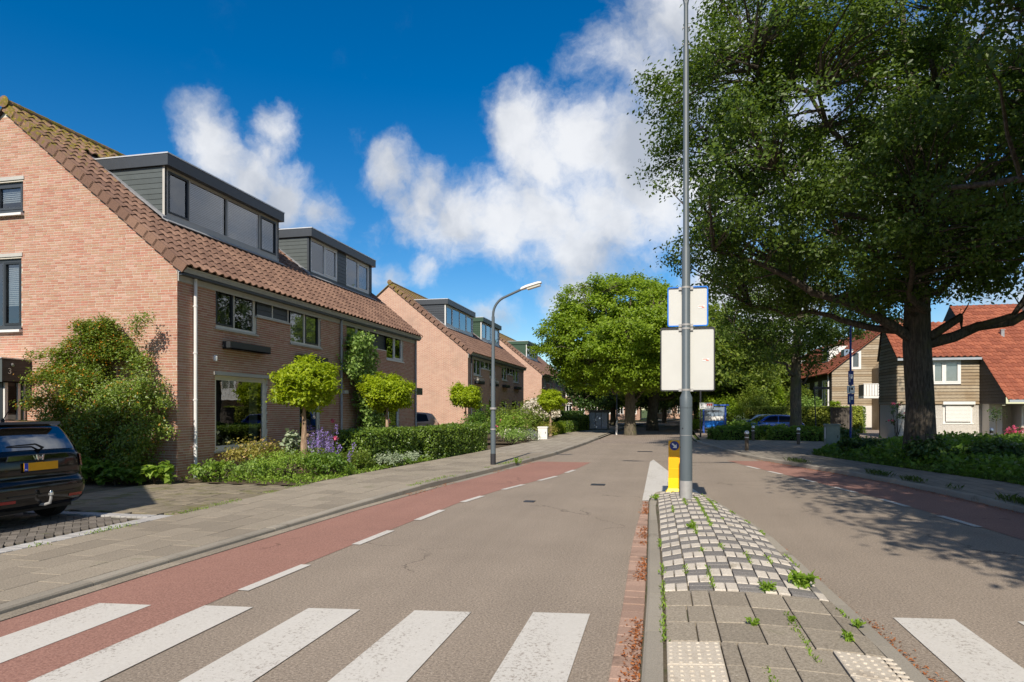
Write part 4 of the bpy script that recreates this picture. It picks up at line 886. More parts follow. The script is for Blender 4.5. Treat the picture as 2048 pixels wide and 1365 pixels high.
def text_mesh(s, size, depth=.004):
    cu = bpy.data.curves.new('t', 'FONT'); cu.body = s; cu.size = size; cu.extrude = depth; cu.align_x = 'CENTER'; cu.align_y = 'CENTER'
    o = bpy.data.objects.new('t', cu); COL.objects.link(o); bpy.context.view_layer.update(); me = bpy.data.meshes.new_from_object(o.evaluated_get(bpy.context.evaluated_depsgraph_get())); bpy.data.objects.remove(o); return me
me = text_mesh('3', .2); me.materials.append(MAT['frame_cream']); o = link('house_number', me, PC); o.location = Vector((-15.43, 13.13, 2.66)) - ROOT[H1]; o.rotation_euler = (R(90), 0, R(90))
# scroll bracket of a hanging basket on the gable
sc = [(-13.95 + .1 * math.cos(t) * (1 - t / 9), 13.62, 2.42 + .1 * math.sin(t) * (1 - t / 9)) for t in np.linspace(0, 6.5, 16)][::-1] + [(-13.8, 13.63, 2.3), (-13.6, 13.64, 2.15), (-13.55, 13.68, 2.1)]
MB().tube(sc, .01, 6).build('basket_bracket', 'sign_black', H1)
# canopy over the rear door between the first and second house
MB().box((-14.5, 29.62, 2.42), (-11.3, 30.7, 2.75)).build('side_canopy', 'paint_graphite', H1)
def shift(f, dy, **kw): return [(a + dy, b + dy, c, d, l, dict(o, **kw)) for a, b, c, d, l, o in f]
d3 = K(y=(39.1, 45.2), xd=-12.88, z0=6.92, top=8.5, mats=('paint_graphite', 'paint_graphite', 'frame_white', 'aluminium'), wins=[(39.2, 45.1, 6.94, 8.2, [(0, .22, 'sash'), (.22, .48, 'fix'), (.49, .74, 'fix'), (.75, 1, 'sash')], 'frame_white', 'glass', K(sm='frame_white'))])
d4 = K(y=(47.5, 53.1), xd=-12.88, z0=6.92, top=8.5, mats=('cladding_green', 'cladding_green', 'frame_white', 'aluminium'), wins=[(47.6, 53.0, 6.94, 8.2, [(0, .25, 'sash'), (.25, .5, 'fix'), (.5, .75, 'fix'), (.75, 1, 'sash')], 'frame_white', 'glass', K(sm='frame_white'))])
fac2 = [(39.45, 41.3, 3.85, 5.1, sash2(), K(fm='frame_white', sm='frame_white')), (41.3, 43.4, 4.35, 5.1, [(0, .5, 'fix'), (.5, 1, 'fix')], K(fm='frame_white')), (43.4, 45.2, 3.85, 5.1, sash2(), K(fm='frame_white', sm='frame_white')), (46.9, 48.8, 3.85, 5.1, sash2(), K(fm='frame_white', sm='frame_white')), (48.8, 50.8, 4.35, 5.1, [(0, .5, 'fix'), (.5, 1, 'fix')], K(fm='frame_white')), (50.8, 53.0, 3.85, 5.1, sash2(), K(fm='frame_white', sm='frame_white')),
        (40.4, 41.6, .15, 2.6, [(0, .5, 'fix'), (.5, 1, 'fix')], K(fm='frame_white')), (43.2, 45.0, .7, 2.4, [(0, 1, 'fix')], K(fm='frame_white')), (46.8, 48.5, .7, 2.4, [(0, 1, 'fix')], K(fm='frame_white')), (50.3, 52.8, .7, 2.4, [(0, 1, 'fix')], K(fm='frame_white'))]
H2 = house('middle pink brick house beyond the hedge with one green dormer', 38.2, 16.6, False, [d3, d4], fac2, [], tile='tile_brown_far')
for a, b in ((39.6, 41.2), (43.5, 45.0)): flower_box(H2, -11.2, a, b, 3.3, 'paint_black', 'petal_white', int(a))
for a, b in ((47.0, 48.6), (51, 52.8)): flower_box(H2, -11.2, a, b, 3.3)
pipe(H2, -11.13, 38.75, .05, 5.1, 'paint_graphite')
d5 = K(y=(64.6, 70.6), xd=-12.88, z0=6.92, top=8.45, mats=('cladding_green', 'cladding_green', 'frame_white', 'aluminium'), wins=[(64.7, 70.5, 6.94, 8.15, [(0, .25, 'sash'), (.25, .5, 'fix'), (.5, .75, 'fix'), (.75, 1, 'sash')], 'frame_white', 'glass', K(sm='frame_white'))])
H3 = house('farthest pink brick house in the row beside the spreading lime tree', 63.6, 16.6, False, [d5], [(a + 25.2, b + 25.2, c, d, l, o) for a, b, c, d, l, o in fac2], [], tile='tile_brown_far')
# the next house of the row stands left of the camera, out of view; it shades the driveway
d0 = K(y=(-2.2, 3.8), xd=-11.5, z0=7.1, top=9.2, mats=('cladding_grey', 'paint_graphite', 'frame_white', 'aluminium'), wins=[(-1.5, 4.2, 7.14, 8.4, sash2(), 'frame_white', 'glass_sky', {})])
H0 = house('neighbouring pink brick house beside the parking space, its roof shading the driveway', -12.0, 16.2, False, [d0], [(-8, -5, .7, 2.6, sash2(), {}), (-2, 1, .7, 2.6, sash2(), {}), (-8, -5, 3.85, 5.05, sash2(), {}), (-2, 1, 3.85, 5.05, sash2(), {})], [], xf=-9.2, tile='tile_brown_far')

# ------------------------------------------------------------------ wooden houses on the right
def boards(root, T, v0, v1, ext, mat, h=.17, holes=(), th=.04, nm='cladding_board', joined=False):
    """horizontal weatherboards between v0 and v1; ext(v) -> (u0, u1)"""
    v = v0; J = MB(); par = joined
    while v < v1 - .02:
        b = min(v + h - .028, v1); lo, hi = ext(v), ext(b); segs = [(max(lo[0], hi[0]) if False else None)]
        spans = [(lo[0], lo[1], hi[0], hi[1])]
        for hh in holes:
            if b > hh[2] and v < hh[3]:
                ns = []
                for p, q, r_, s_ in spans:
                    if q <= hh[0] or p >= hh[1]: ns.append((p, q, r_, s_))
                    else:
                        if hh[0] - p > .03: ns.append((p, hh[0], r_, hh[0]))
                        if q - hh[1] > .03: ns.append((hh[1], q, hh[1], s_))
                spans = ns
        for p, q, r_, s_ in spans:
            if q - p < .03: continue
            m = MB(); vs = [T(p, v, .0), T(q, v, 0), T(s_, b, 0), T(r_, b, 0), T(p, v, th), T(q, v, th), T(s_, b, th * .35), T(r_, b, th * .35)]
            m.faces(vs, [(4, 5, 6, 7), (0, 1, 5, 4), (1, 2, 6, 5), (3, 0, 4, 7), (2, 3, 7, 6)])
            if joined: J.faces(m.v, m.f)
            else: m.build(nm, mat, root)
        v += h
    if joined and J.v: J.build(nm + 's', mat, root, kind='stuff')
yw = 40.2; SR = .86; xL, xM, xR_ = 12.72, 16.72, 23.0; yr = 44.0; zsl = lambda y: 2.32 + SL * (y - 37.35); zri = zsl(yr)
RH = thing('wooden_house', (xL, yw, 0), 'weatherboarded house with orange-red tiled roof and white brick ground floor', 'house')
TS = lambda u, v, w: (u, yw - w, v); TW = lambda u, v, w: (xL - w, u, v); TM = lambda u, v, w: (xM - w, u, v)
winU = (14.37, 15.8, 3.08, 4.37); winD = (14.98, 16.4, .98, 1.93)
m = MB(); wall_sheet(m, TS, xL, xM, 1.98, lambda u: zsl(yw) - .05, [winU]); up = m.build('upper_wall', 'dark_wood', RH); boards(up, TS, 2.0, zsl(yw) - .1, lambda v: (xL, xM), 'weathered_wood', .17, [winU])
m = MB(); wall_sheet(m, lambda u, v, w: (u, yw + .06 - w, v), xL + .05, 20, 0, lambda u: 2.0, [winD, (17.3, 18.0, 0.1, 1.95)]); gfl = m.build('ground_wall', 'mortar', RH)
shared = MB().box((0, -.012, 0), (.21, .02, .055), 0.0).mesh('brick', 'brick_white'); rs = random.Random(9); lst = lay_bricks(xL + .05, 20, 0, lambda u: 2.0, [winD, (17.3, 18.0, .1, 1.95)], rs, 2.0); mb = MB()
for u, v, ln in lst: mb.box((u, yw + .042, v), (u + ln, yw + .07, v + .05))
mb.build('bricks', 'brick_white', gfl, kind='stuff')
yt, yk = 42.6, 43.35; zt = zsl(yt); zk = 4.75; m = MB(); m.poly([(xL, yw + .01, 1.98), (xL, yk, 1.98), (xL, yk, zk), (xL, yt, zt - .05), (xL, yw + .01, zsl(yw) - .05)]); m.poly([(xL + .06, yw + .06, 0), (xL + .06, yk, 0), (xL + .06, yk, 1.98), (xL + .06, yw + .06, 1.98)]); m.poly([(xM - .002, yt - .6, zsl(yt - .6) - .1), (xM - .002, 48, 2), (xM - .002, 48, 2 * zri - zsl(48) - .02), (xM - .002, yr, zri - .02)]); m.poly([(xL, yk, 0), (xM, yk, 0), (xM, yk, zk), (xL, yk, zk)]); sw = m.build('side_wall', 'dark_wood', RH)
boards(sw, TW, 2.0, zt - .1, lambda v: (max(yw, yw + (v - zsl(yw)) / SL), yk if v < zk else yk - (v - zk) / (zt - zk) * (yk - yt)), 'weathered_wood', .17)
MB().poly([(xL + .04, yw + .07, 0), (xL + .04, yk, 0), (xL + .04, yk, 1.98), (xL + .04, yw + .07, 1.98)]).build('plinth', 'brick_white', RH)
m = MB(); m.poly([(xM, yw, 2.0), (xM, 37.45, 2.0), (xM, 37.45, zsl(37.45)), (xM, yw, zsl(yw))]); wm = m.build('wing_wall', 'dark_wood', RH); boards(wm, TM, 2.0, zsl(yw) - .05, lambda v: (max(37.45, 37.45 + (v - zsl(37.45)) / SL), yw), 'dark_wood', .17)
m = MB(); m.poly([(xM, 37.45, 2.0), (xR_, 37.45, 2.0), (xR_, 40.2, 2.0), (xM, 40.2, 2.0)]); m.build('soffit', 'paint_graphite', RH)
m = MB(); m.box((xM + .1, 39.4, 0), (xM + .7, 40.2, 2.0)); m.box((18.2, 39.0, 0), (xR_, 40.25, 2.0)); m.build('porch_wall', 'brick_white', RH)
add_window(RH, TS, *winU, [(0, .42, 'sash blind'), (.42, 1, 'sash blind')], fm='frame_white', sm='frame_white', fr=.11, w=.03, sill=False)
wd_ = add_window(RH, lambda u, v, w: (u, yw + .06 - w, v), *winD, [(0, 1, 'fix')], fm='frame_white', fr=.09, w=-.02, sill=True)
for j in range(11): MB().box((15.08, yw - .02, 1.06 + j * .075), (16.3, yw + .01, 1.128 + j * .075)).build('shutter_slat', 'frame_white', wd_)
MB().box((14.92, yw - .12, 1.98), (16.46, yw + .03, 2.14)).build('shutter_box', 'frame_white', wd_)
m = MB(); m.prism([(xM, 37.25, zsl(37.25)), (xM, yr, zri), (xM, yr, zri - .06), (xM, 37.25, zsl(37.25) - .06)], (xR_ - xM, 0, 0)); m.prism([(xL - .1, yw - .2, zsl(yw - .2)), (xL - .1, yt, zt), (xL - .1, yt, zt - .06), (xL - .1, yw - .2, zsl(yw - .2) - .06)], (xM - xL + .1, 0, 0)); m.prism([(xL - .1, yt, zt), (xL - .1, yk + .1, zk - .2), (xL - .1, yk + .04, zk - .2), (xL - .1, yt - .06, zt - .02)], (xM - xL + .1, 0, 0)); m.prism([(xM, yr, zri), (xM, 48, 2 * zri - zsl(48)), (xM, 48, 2 * zri - zsl(48) - .06), (xM, yr, zri - .06)], (xR_ - xM, 0, 0)); rr_ = m.build('roof', 'underlay', RH)
roof_tiles(RH, rr_, 37.2, zsl(37.2) + .02, xL - .1, 20.2, 26, lambda x, y: y > yr or (x < xM - .05 and (y < yw - .05 + .1 or y > yt + .05)), 'tile_red', 300, axis='y', verge_side=False)
for a, b, y, z in ((xL - .1, xM + .02, yw - .24, zsl(yw - .24)), (xM, xR_, 37.2, zsl(37.2))): MB().box((a, y - .1, z - .12), (b, y + .02, z - .0)).build('gutter', 'zinc', RH)
pipe(RH, 18.1, 38.9, .05, 1.9, 'pvc_white', .04, False)
for x, y in ((13.4, 41.0), (18.3, 41.4)): z = zsl(y); m = MB(); m.box((x - .08, y - .08, z), (x + .08, y + .08, z + .38)); m.box((x - .11, y - .11, z + .38), (x + .11, y + .11, z + .42)); m.build('roof_vent', 'lead', rr_)
MB().box((15.35, 41.3, zsl(41.3)+.03), (15.8, 41.7, zsl(41.5) + .14)).build('roof_vent', 'lead', rr_)
MB().box((17.3, 40.15, .1), (17.95, 40.2, 1.93)).build('door', 'pale_wood', RH)
# far row of wooden houses, its dark front running along the side street
QH = thing('wooden_terrace', (13.9, 59.5, 0), 'dark weatherboarded terrace with white windows behind the clipped hedge', 'house')
xq, yq, yq2 = 13.9, 59.5, 92.0; xa = 18.9; zq = lambda x: 5.0 + SL * ((x - xq) if x < xa else (2 * xa - xq - x))
TQ = lambda u, v, w: (u, yq - w, v); TQF = lambda u, v, w: (xq - w, u, v)
m = MB(); wq = (15.3, 16.1, 5.0, 6.5); wall_sheet(m, TQ, xq, 2 * xa - xq, 0, zq, [wq], kinks=(xa,)); gq = m.build('gable_wall', 'weathered_wood', QH)
boards(gq, TQ, 2.0, zq(xa) - .1, lambda v: (xq if v < 5 else xq + (v - 5) / SL, 2 * xa - xq if v < 5 else 2 * xa - xq - (v - 5) / SL), 'weathered_wood', .2, [wq]); MB().box((xq - .02, yq - .04, 0), (2 * xa - xq, yq - .001, 2.0)).build('plinth', 'brick_white', QH)
hol = [(61 + i * 3.4, 62.3 + i * 3.4 + (.5 if i % 3 == 0 else 0), 2.5 if i % 2 else 1.9, 4.2) for i in range(9)]
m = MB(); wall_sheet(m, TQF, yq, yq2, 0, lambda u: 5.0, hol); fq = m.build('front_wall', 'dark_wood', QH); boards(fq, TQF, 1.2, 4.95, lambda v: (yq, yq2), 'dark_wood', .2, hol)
add_window(QH, TQ, *wq, [(0, 1, 'sash blind')], fm='frame_white', sm='frame_white', fr=.13, w=.03, sill=False)
for h_ in hol: add_window(QH, TQF, *h_, [(0, .5, 'fix'), (.5, 1, 'fix')], fm='frame_white', fr=.12, w=.02, sill=False)
m = MB(); m.prism([(xq - .4, yq - .25, 5 - .4 * SL), (xa, yq - .25, zq(xa)), (xa, yq - .25, zq(xa) - .07), (xq - .4, yq - .25, 4.93 - .4 * SL)], (0, yq2 - yq + .5, 0)); m.prism([(xa, yq - .25, zq(xa)), (2 * xa - xq + .4, yq - .25, 5 - .4 * SL), (2 * xa - xq + .4, yq - .25, 4.93 - .4 * SL), (xa, yq - .25, zq(xa) - .07)], (0, yq2 - yq + .5, 0)); rq = m.build('roof', 'tile_red', QH)
tm = MB(); _, q = tile_mesh('tmp', 'tile_red'); rot = Matrix.Rotation(math.pi, 3, 'Z') @ Matrix.Rotation(PITCH, 3, 'Y')
for r in range(19):
    for c in range(112): s = (r + 1) * .336; p = Vector((xq - .42 + s * math.cos(PITCH), yq + .1 + c * .29, 5.03 - .42 * SL + s * math.sin(PITCH))); tm.faces([rot @ Vector(v) + p for v in q.v], q.f)
tm.build('roof_tiles', 'tile_red', rq, True, 'stuff')
for y in (60.2, 71, 80): pipe(QH, xq - .12, y, .1, 4.7, 'pvc_white', .06, False)
for y in (66, 84, 88): m = MB(); m.box((xq + 1.2, y, 5.9), (xq + 3.4, y + 2.2, 7.5)); o = m.build('roof_dormer', 'frame_white', QH); MB().box((xq + 1.17, y + .3, 6.2), (xq + 1.19, y + 1.9, 7.2)).build('pane', 'glass', o)
MB().box((xq + 1.2, 60.6, 6.2), (xq + 1.9, 61.6, 6.75)).build('skylight', 'glass_panel', QH)
# lower wing with balcony
m = MB(); m.prism([(16.9, 56.5, 0), (21.5, 56.5, 0), (21.5, 56.5, 5), (19.2, 56.5, 7.3), (16.9, 56.5, 5)], (0, 2.9, 0)); wg_ = m.build('wing', 'weathered_wood', QH)
boards(wg_, lambda u, v, w: (u, 56.499 - w, v), 2.0, 7.2, lambda v: (16.9 if v < 5 else 16.9 + (v - 5), 21.5 if v < 5 else 21.5 - (v - 5)), 'weathered_wood', .2)
add_window(QH, lambda u, v, w: (u, 56.49 - w, v), 17.1, 18.6, 3.2, 4.9, [(0, .5, 'fix'), (.5, 1, 'fix')], fm='frame_white', w=.07, sill=False, depth=.02)
b = MB(); b.box((15.1, 55.1, 2.55), (18.9, 56.48, 2.72)); BL = b.build('balcony', 'frame_white', QH)
for i in range(20): MB().box((15.12 + i * .19, 55.1, 2.74), (15.28 + i * .19, 55.13, 3.6)).build('balcony_slat', 'frame_white', BL)
for i in range(7): MB().box((15.1, 55.15 + i * .19, 2.74), (15.13, 55.31 + i * .19, 3.6)).build('balcony_slat', 'cladding_grey', BL)
MB().box((15.08, 55.08, 3.6), (18.9, 55.14, 3.66)).build('balcony_rail', 'frame_white', BL)
# brick buildings that close the street far away
def far_block(label, x0, x1, y, H, mat, n, group):
    t = thing('apartment_block', (x0, y, 0), label, 'building', group); T = lambda u, v, w: (u, y - w, v); st = (x1 - x0) / n
    hol = [(x0 + i * st + .5, x0 + (i + 1) * st - .5, .9 + k * 2.8, 2.4 + k * 2.8) for i in range(n) for k in range(int(H // 2.8))]
    m = MB(); wall_sheet(m, T, x0, x1, 0, lambda u: H, hol); m.poly([(x0, y, 0), (x0, y + 9, 0), (x0, y + 9, H), (x0, y, H)]); m.poly([(x1, y, 0), (x1, y + 9, 0), (x1, y + 9, H), (x1, y, H)]); m.build('wall', mat, t)
    for i, h_ in enumerate(hol): add_window(t, T, *h_, [(0, .5, 'fix'), (.5, 1, 'fix')], fm='frame_white', fr=.12, sill=False)
    m = MB(); m.prism([(x0 - .3, y - .3, H), (x0 - .3, y + 9.3, H), (x0 - .3, y + 4.5, H + 3.2)], (x1 - x0 + .6, 0, 0)); m.build('roof', 'tile_brown_far', t)
    for k in range(int(H // 2.8)): MB().box((x0, y - .05, 2.55 + k * 2.8), (x1, y - .005, 2.7 + k * 2.8)).build('floor_band', 'frame_white', t)
far_block('brick apartment block with white windows behind the lime trees', -15, -3, 104, 6.2, 'brick_far', 6, 'far brick blocks')
far_block('smaller brick block at the far bend beyond the trunks', -1, 6, 122, 6.2, 'brick_pink_far', 4, 'far brick blocks')

# ------------------------------------------------------------------ street furniture
def arc(c, r, a0, a1, n, plane='xz'):
    out = []
    for i in range(n):
        t = R(a0 + (a1 - a0) * i / (n - 1)); out.append((c[0] + r * math.cos(t), c[1], c[2] + r * math.sin(t)))
    return out
def lamp_head(mbh, mbl, x, y, z, dx, tilt, L=.62, W_=.12):
    """shallow road lantern pointing along dx, tilted up"""
    d = Vector((dx, 0, tilt)).normalized(); n = Vector((-tilt * dx, 0, 1)).normalized(); s = Vector((0, 1, 0)); o = Vector((x, y, z)); vs = []; st = [(0, .05, .045, .05), (.06, .065, .07, .06), (.3, .11, .085, .06), (.85, .115, .075, .055), (1, .06, .045, .03)]
    for f, w, h, b in st:
        c = o + d * L * f
        for k in range(10):
            a = 2 * math.pi * k / 10; vs.append(c + s * w * math.cos(a) + n * (h * math.sin(a) if math.sin(a) > 0 else b * .55 * math.sin(a)))
    fs = [(i * 10 + k, i * 10 + (k + 1) % 10, (i + 1) * 10 + (k + 1) % 10, (i + 1) * 10 + k) for i in range(4) for k in range(10)] + [tuple(range(10))[::-1], tuple(range(40, 50))]
    mbh.faces(vs, fs)
    vs = []
    for f in (.3, .92):
        c = o + d * L * f; vs += [c + s * .09 - n * .035, c - s * .09 - n * .035]
    vs += [v - n * .035 for v in vs]; mbl.faces(vs, [(0, 1, 3, 2), (4, 5, 7, 6), (0, 1, 5, 4), (1, 3, 7, 5), (3, 2, 6, 7), (2, 0, 4, 6)])
def street_lamp(label, loc, sc=1.0):
    t = thing('street_lamp', loc, label, 'street lamp', 'curved street lamps'); x, y, z = loc
    p = MB(); p.tube([(x, y, z - .05), (x, y, z + 1.45 * sc), (x, y, z + 1.5 * sc), (x, y, z + 2.5 * sc), (x, y, z + 2.55 * sc), (x, y, z + 4.35 * sc)], [.075, .075, .066, .066, .052, .046], 14); autosmooth(p.build('pole', 'pole_grey', t), 30)
    p = MB(); p.tube([(x, y, z), (x, y, z + .32 * sc)], .08, 14); autosmooth(p.build('pole_foot', 'sign_black', t)); p = MB(); p.tube([(x, y, z + 1.02 * sc), (x, y, z + 1.06 * sc)], .085, 14); p.tube([(x, y, z + 1.62 * sc), (x, y, z + 1.68 * sc)], .1, 14); p.build('band', 'galvanised', t)
    r = .55 * sc; path = [(x, y, z + 4.3 * sc)] + arc((x + r, y, z + 4.4 * sc), r, 180, 108, 9) + [(x + .85 * sc, y, z + 5.12 * sc)]
    p = MB(); p.tube(path, .036, 10); autosmooth(p.build('arm', 'pole_grey', t)); h, l = MB(), MB(); e = path[-1]; lamp_head(h, l, e[0] - .02, y, e[2] - .01, 1, .28, .64 * sc); hd = autosmooth(h.build('lantern', 'lamp_white', t)); l.build('lens', 'lamp_lens', hd); return t
street_lamp('grey curved street lamp on the left pavement before the second house', (-4.79, 18.97, zl(18.97)))
street_lamp('small distant curved street lamp in front of the lime trunk', (-3.35, 53.5, .1), .8)
# tall twin-arm column on the island
px, py = .43, 11.62; zb = zi(px, py) - .03
t = thing('lamp_column', (px, py, zb), 'tall grey twin-arm lamp column standing on the traffic island', 'street lamp')
p = MB(); p.tube([(px, py, 1.76), (px, py, 1.94), (px, py, 2.02), (px, py, 4.45), (px, py, 4.52), (px, py, 7.85), (px, py, 7.92), (px, py, 8.6)], [.103, .103, .07, .07, .05, .046, .038, .036], 20); autosmooth(p.build('shaft', 'pole_grey', t), 30)
p = MB(); p.tube([(px, py, .52), (px, py, 1.77)], .103, 20); autosmooth(p.build('lower_shaft', 'pole_grey', t)); p = MB(); p.tube([(px, py, zb), (px, py, .53)], .105, 20); autosmooth(p.build('pole_foot', 'galvanised', t))
for z in (1.3, .53): p = MB(); p.tube([(px, py, z), (px, py, z + .006)], .1055, 20); p.build('joint_ring', 'galvanised', t)
for z, a in ((1.42, -.6), (1.1, -1.2)): p = MB(); p.tube([(px + .1 * math.sin(a), py - .1 * math.cos(a), z), (px + .108 * math.sin(a), py - .108 * math.cos(a), z)], .012, 8); p.build('bolt', 'sign_black', t)
for z in (7.92, 8.2): p = MB(); p.tube([(px - .055, py, z), (px + .055, py, z)], .012, 8); p.build('bolt', 'galvanised', t)
for s_ in (-1, 1):
    path = [(px, py, 8.55), (px + s_ * .02, py, 8.66), (px + s_ * .07, py, 8.8), (px + s_ * .2, py, 8.98), (px + s_ * .5, py, 9.14), (px + s_ * 1.1, py, 9.24)]; p = MB(); p.tube(path, [.034, .03, .028, .028, .028, .028], 10); autosmooth(p.build('arm', 'pole_grey', t)); h, l = MB(), MB(); lamp_head(h, l, px + s_ * 1.08, py, 9.235, s_, .1, .75, .12); hd = autosmooth(h.build('lantern', 'lamp_white', t)); l.build('lens', 'lamp_lens', hd)
def rounded(x0, x1, z0, z1, r, n=5):
    out = []
    for cx, cz, a in ((x1 - r, z1 - r, 0), (x0 + r, z1 - r, 90), (x0 + r, z0 + r, 180), (x1 - r, z0 + r, 270)):
        for i in range(n): q = R(a + 90 * i / (n - 1)); out.append((cx + r * math.cos(q), cz + r * math.sin(q)))
    return out
def road_sign(label, x0, x1, z0, z1, rim, y, stick):
    s = thing('road_sign', ((x0 + x1) / 2, y, z0), label, 'sign'); MB().prism([(a, y, b) for a, b in rounded(x0 + .012, x1 - .012, z0 + .012, z1 - .012, .03)], (0, .004, 0)).build('sign_panel', 'sign_back', s)
    a, b = rounded(x0, x1, z0, z1, .035), rounded(x0 + .02, x1 - .02, z0 + .02, z1 - .02, .02); n = len(a); m = MB(); vs = [(p, y - .025, q) for p, q in a] + [(p, y - .025, q) for p, q in b] + [(p, y + .01, q) for p, q in a] + [(p, y + .01, q) for p, q in b]
    m.faces(vs, [(i, (i + 1) % n, n + (i + 1) % n, n + i) for i in range(n)] + [(i, i + 2 * n, (i + 1) % n + 2 * n, (i + 1) % n) for i in range(n)] + [(n + i, n + (i + 1) % n, 3 * n + (i + 1) % n, 3 * n + i) for i in range(n)]); m.build('rim', rim, s)
    MB().poly([(p, y + .006, q) for p, q in rounded(x0 + .012, x1 - .012, z0 + .012, z1 - .012, .03)]).build('sign_face', 'sign_blue' if rim == 'sign_blue' else 'sign_back', s)
    for z in (z0 + .02, z1 - .03):
        b = MB(); b.box((px - .12, y - .03, z - .025), (px - .065, y - .002, z + .025)); b.box((px + .065, y - .03, z - .025), (px + .12, y - .002, z + .025)); b.tube([(px, py, z - .016), (px, py, z + .016)], .0745, 20); b.build('clamp', 'galvanised', s)
    sx, sz = stick; o = MB().box((sx, y - .0035, sz), (sx + .11, y - .0005, sz + .045)).build('sticker', 'paper', s); m = MB()
    m.box((sx + .06, y - .005, sz + .005), (sx + .105, y - .004, sz + .02)); m.box((sx + .006, y - .005, sz + .026), (sx + .08, y - .004, sz + .036)); m.build('sticker_print', 'sticker_red', o); return s
road_sign('upper square sign seen from behind with blue rim on the tall column', .125, .795, 3.15, 3.83, 'sign_blue', py + .09, (.63, 3.46)); road_sign('lower larger sign seen from behind with black rim on the tall column', .005, .905, 2.05, 3.135, 'sign_black', py + .09, (.7, 2.56))
# yellow keep-right bollard
bx, by = .27, 13.25; t = thing('traffic_bollard', (bx, by, .13), 'yellow square bollard with blue arrow disc at the island tip', 'bollard'); zb = .125
m = MB(); m.bbox((bx - .11, by - .1, .4), (bx + .11, by + .1, 1.14), .012); m.build('post', 'yellow', t); m = MB(); m.bbox((bx - .115, by - .105, .2), (bx + .115, by + .105, .42), .01); m.prism([(bx - .16, by - .15, zb), (bx + .16, by - .15, zb), (bx + .16, by + .15, zb), (bx - .16, by + .15, zb)], (0, 0, .03)); vs = [(bx - .15, by - .14, zb + .03), (bx + .15, by - .14, zb + .03), (bx + .15, by + .14, zb + .03), (bx - .15, by + .14, zb + .03), (bx - .115, by - .105, .22), (bx + .115, by - .105, .22), (bx + .115, by + .105, .22), (bx - .115, by + .105, .22)]; m.faces(vs, [(0, 1, 5, 4), (1, 2, 6, 5), (2, 3, 7, 6), (3, 0, 4, 7)]); m.build('foot', 'yellow_base', t)
for z in (.6, .78, .93): MB().box((bx - .1115, by - .1015, z), (bx + .1115, by + .1015, z + .006)).build('reflective_line', 'yellow_base', t)
dsk = MB(); dsk.lathe([(.088, 0), (.088, .008)], (0, 0, 0), 24); dsk.v = [(x + bx, by - .1 - z, y + 1.04) for x, y, z in dsk.v]; D_ = dsk.build('arrow_disc', 'navy', t)
ar = []; 
for u, v in [(-.015, .06), (.015, .06), (.015, -.005), (.05, -.005), (0, -.065), (-.05, -.005), (-.015, -.005)]: a = R(45); ar.append((bx + u * math.cos(a) - v * math.sin(a), by - .109, 1.04 + u * math.sin(a) + v * math.cos(a)))
MB().prism(ar, (0, -.002, 0)).build('arrow', 'paper', D_)
# footway bollards
def post_bollard(label, x, y, g='round bollards on the right pavement'):
    t = thing('pavement_bollard', (x, y, .1), label, 'bollard', g); z = .1; p = MB(); p.tube([(x, y, z - .05), (x, y, z + .62)], .075, 12); autosmooth(p.build('post', 'bollard_wood', t)); p = MB(); p.tube([(x, y, z + .62), (x, y, z + .66)], .06, 12); p.build('neck', 'sign_black', t); p = MB(); p.lathe([(.088, 0), (.09, .05), (.075, .1), (.04, .13), (.005, .14)], (x, y, z + .655), 14); autosmooth(p.build('cap', 'steel', t), 50)
    p = MB(); p.tube([(x, y, z + .5), (x, y, z + .53)], .078, 12); p.build('band', 'paper', t)
post_bollard('silver-capped bollard standing nearest the road edge on the right', 3.35, 27.7); post_bollard('silver-capped bollard close beside the green-grey utility cabinet', 6.25, 32.9); post_bollard('silver-capped bollard half hidden against the low hedge', 4.7, 36.3)
post_bollard('silver-capped bollard in the shrubs below the shuttered window', 14.6, 34.0); post_bollard('silver-capped bollard in the shrubs at the right picture edge', 17.0, 34.4)
def cabinet(label, x, y, w, d, h, mat, z=.1):
    t = thing('utility_cabinet', (x, y, z), label, 'utility box'); m = MB(); m.box((x - w / 2, y - d / 2, z - .05), (x + w / 2, y + d / 2, z + h)); b = m.build('housing', mat, t); MB().bbox((x - w / 2 - .03, y - d / 2 - .03, z + h), (x + w / 2 + .03, y + d / 2 + .03, z + h + .06), .02).build('lid', mat, t)
    MB().box((x - w / 2 + .03, y - d / 2 - .012, z + .1), (x + w / 2 - .03, y - d / 2, z + h - .06)).build('door', mat, t); MB().box((x + w / 2 - .1, y - d / 2 - .022, z + h * .5), (x + w / 2 - .07, y - d / 2 - .012, z + h * .5 + .1)).build('lock', 'sign_black', t); return t
ct = cabinet('green-grey utility cabinet standing beside the right bollard', 6.75, 28.9, .52, .34, .98, 'cabinet_green'); cabinet('small white utility box at the edge of the left gardens', -6.2, 35.6, .5, .3, .62, 'cabinet_white')
MB().box((6.485, 28.78, .55), (6.489, 28.95, 1.0)).build('sticker', 'paper', ct)
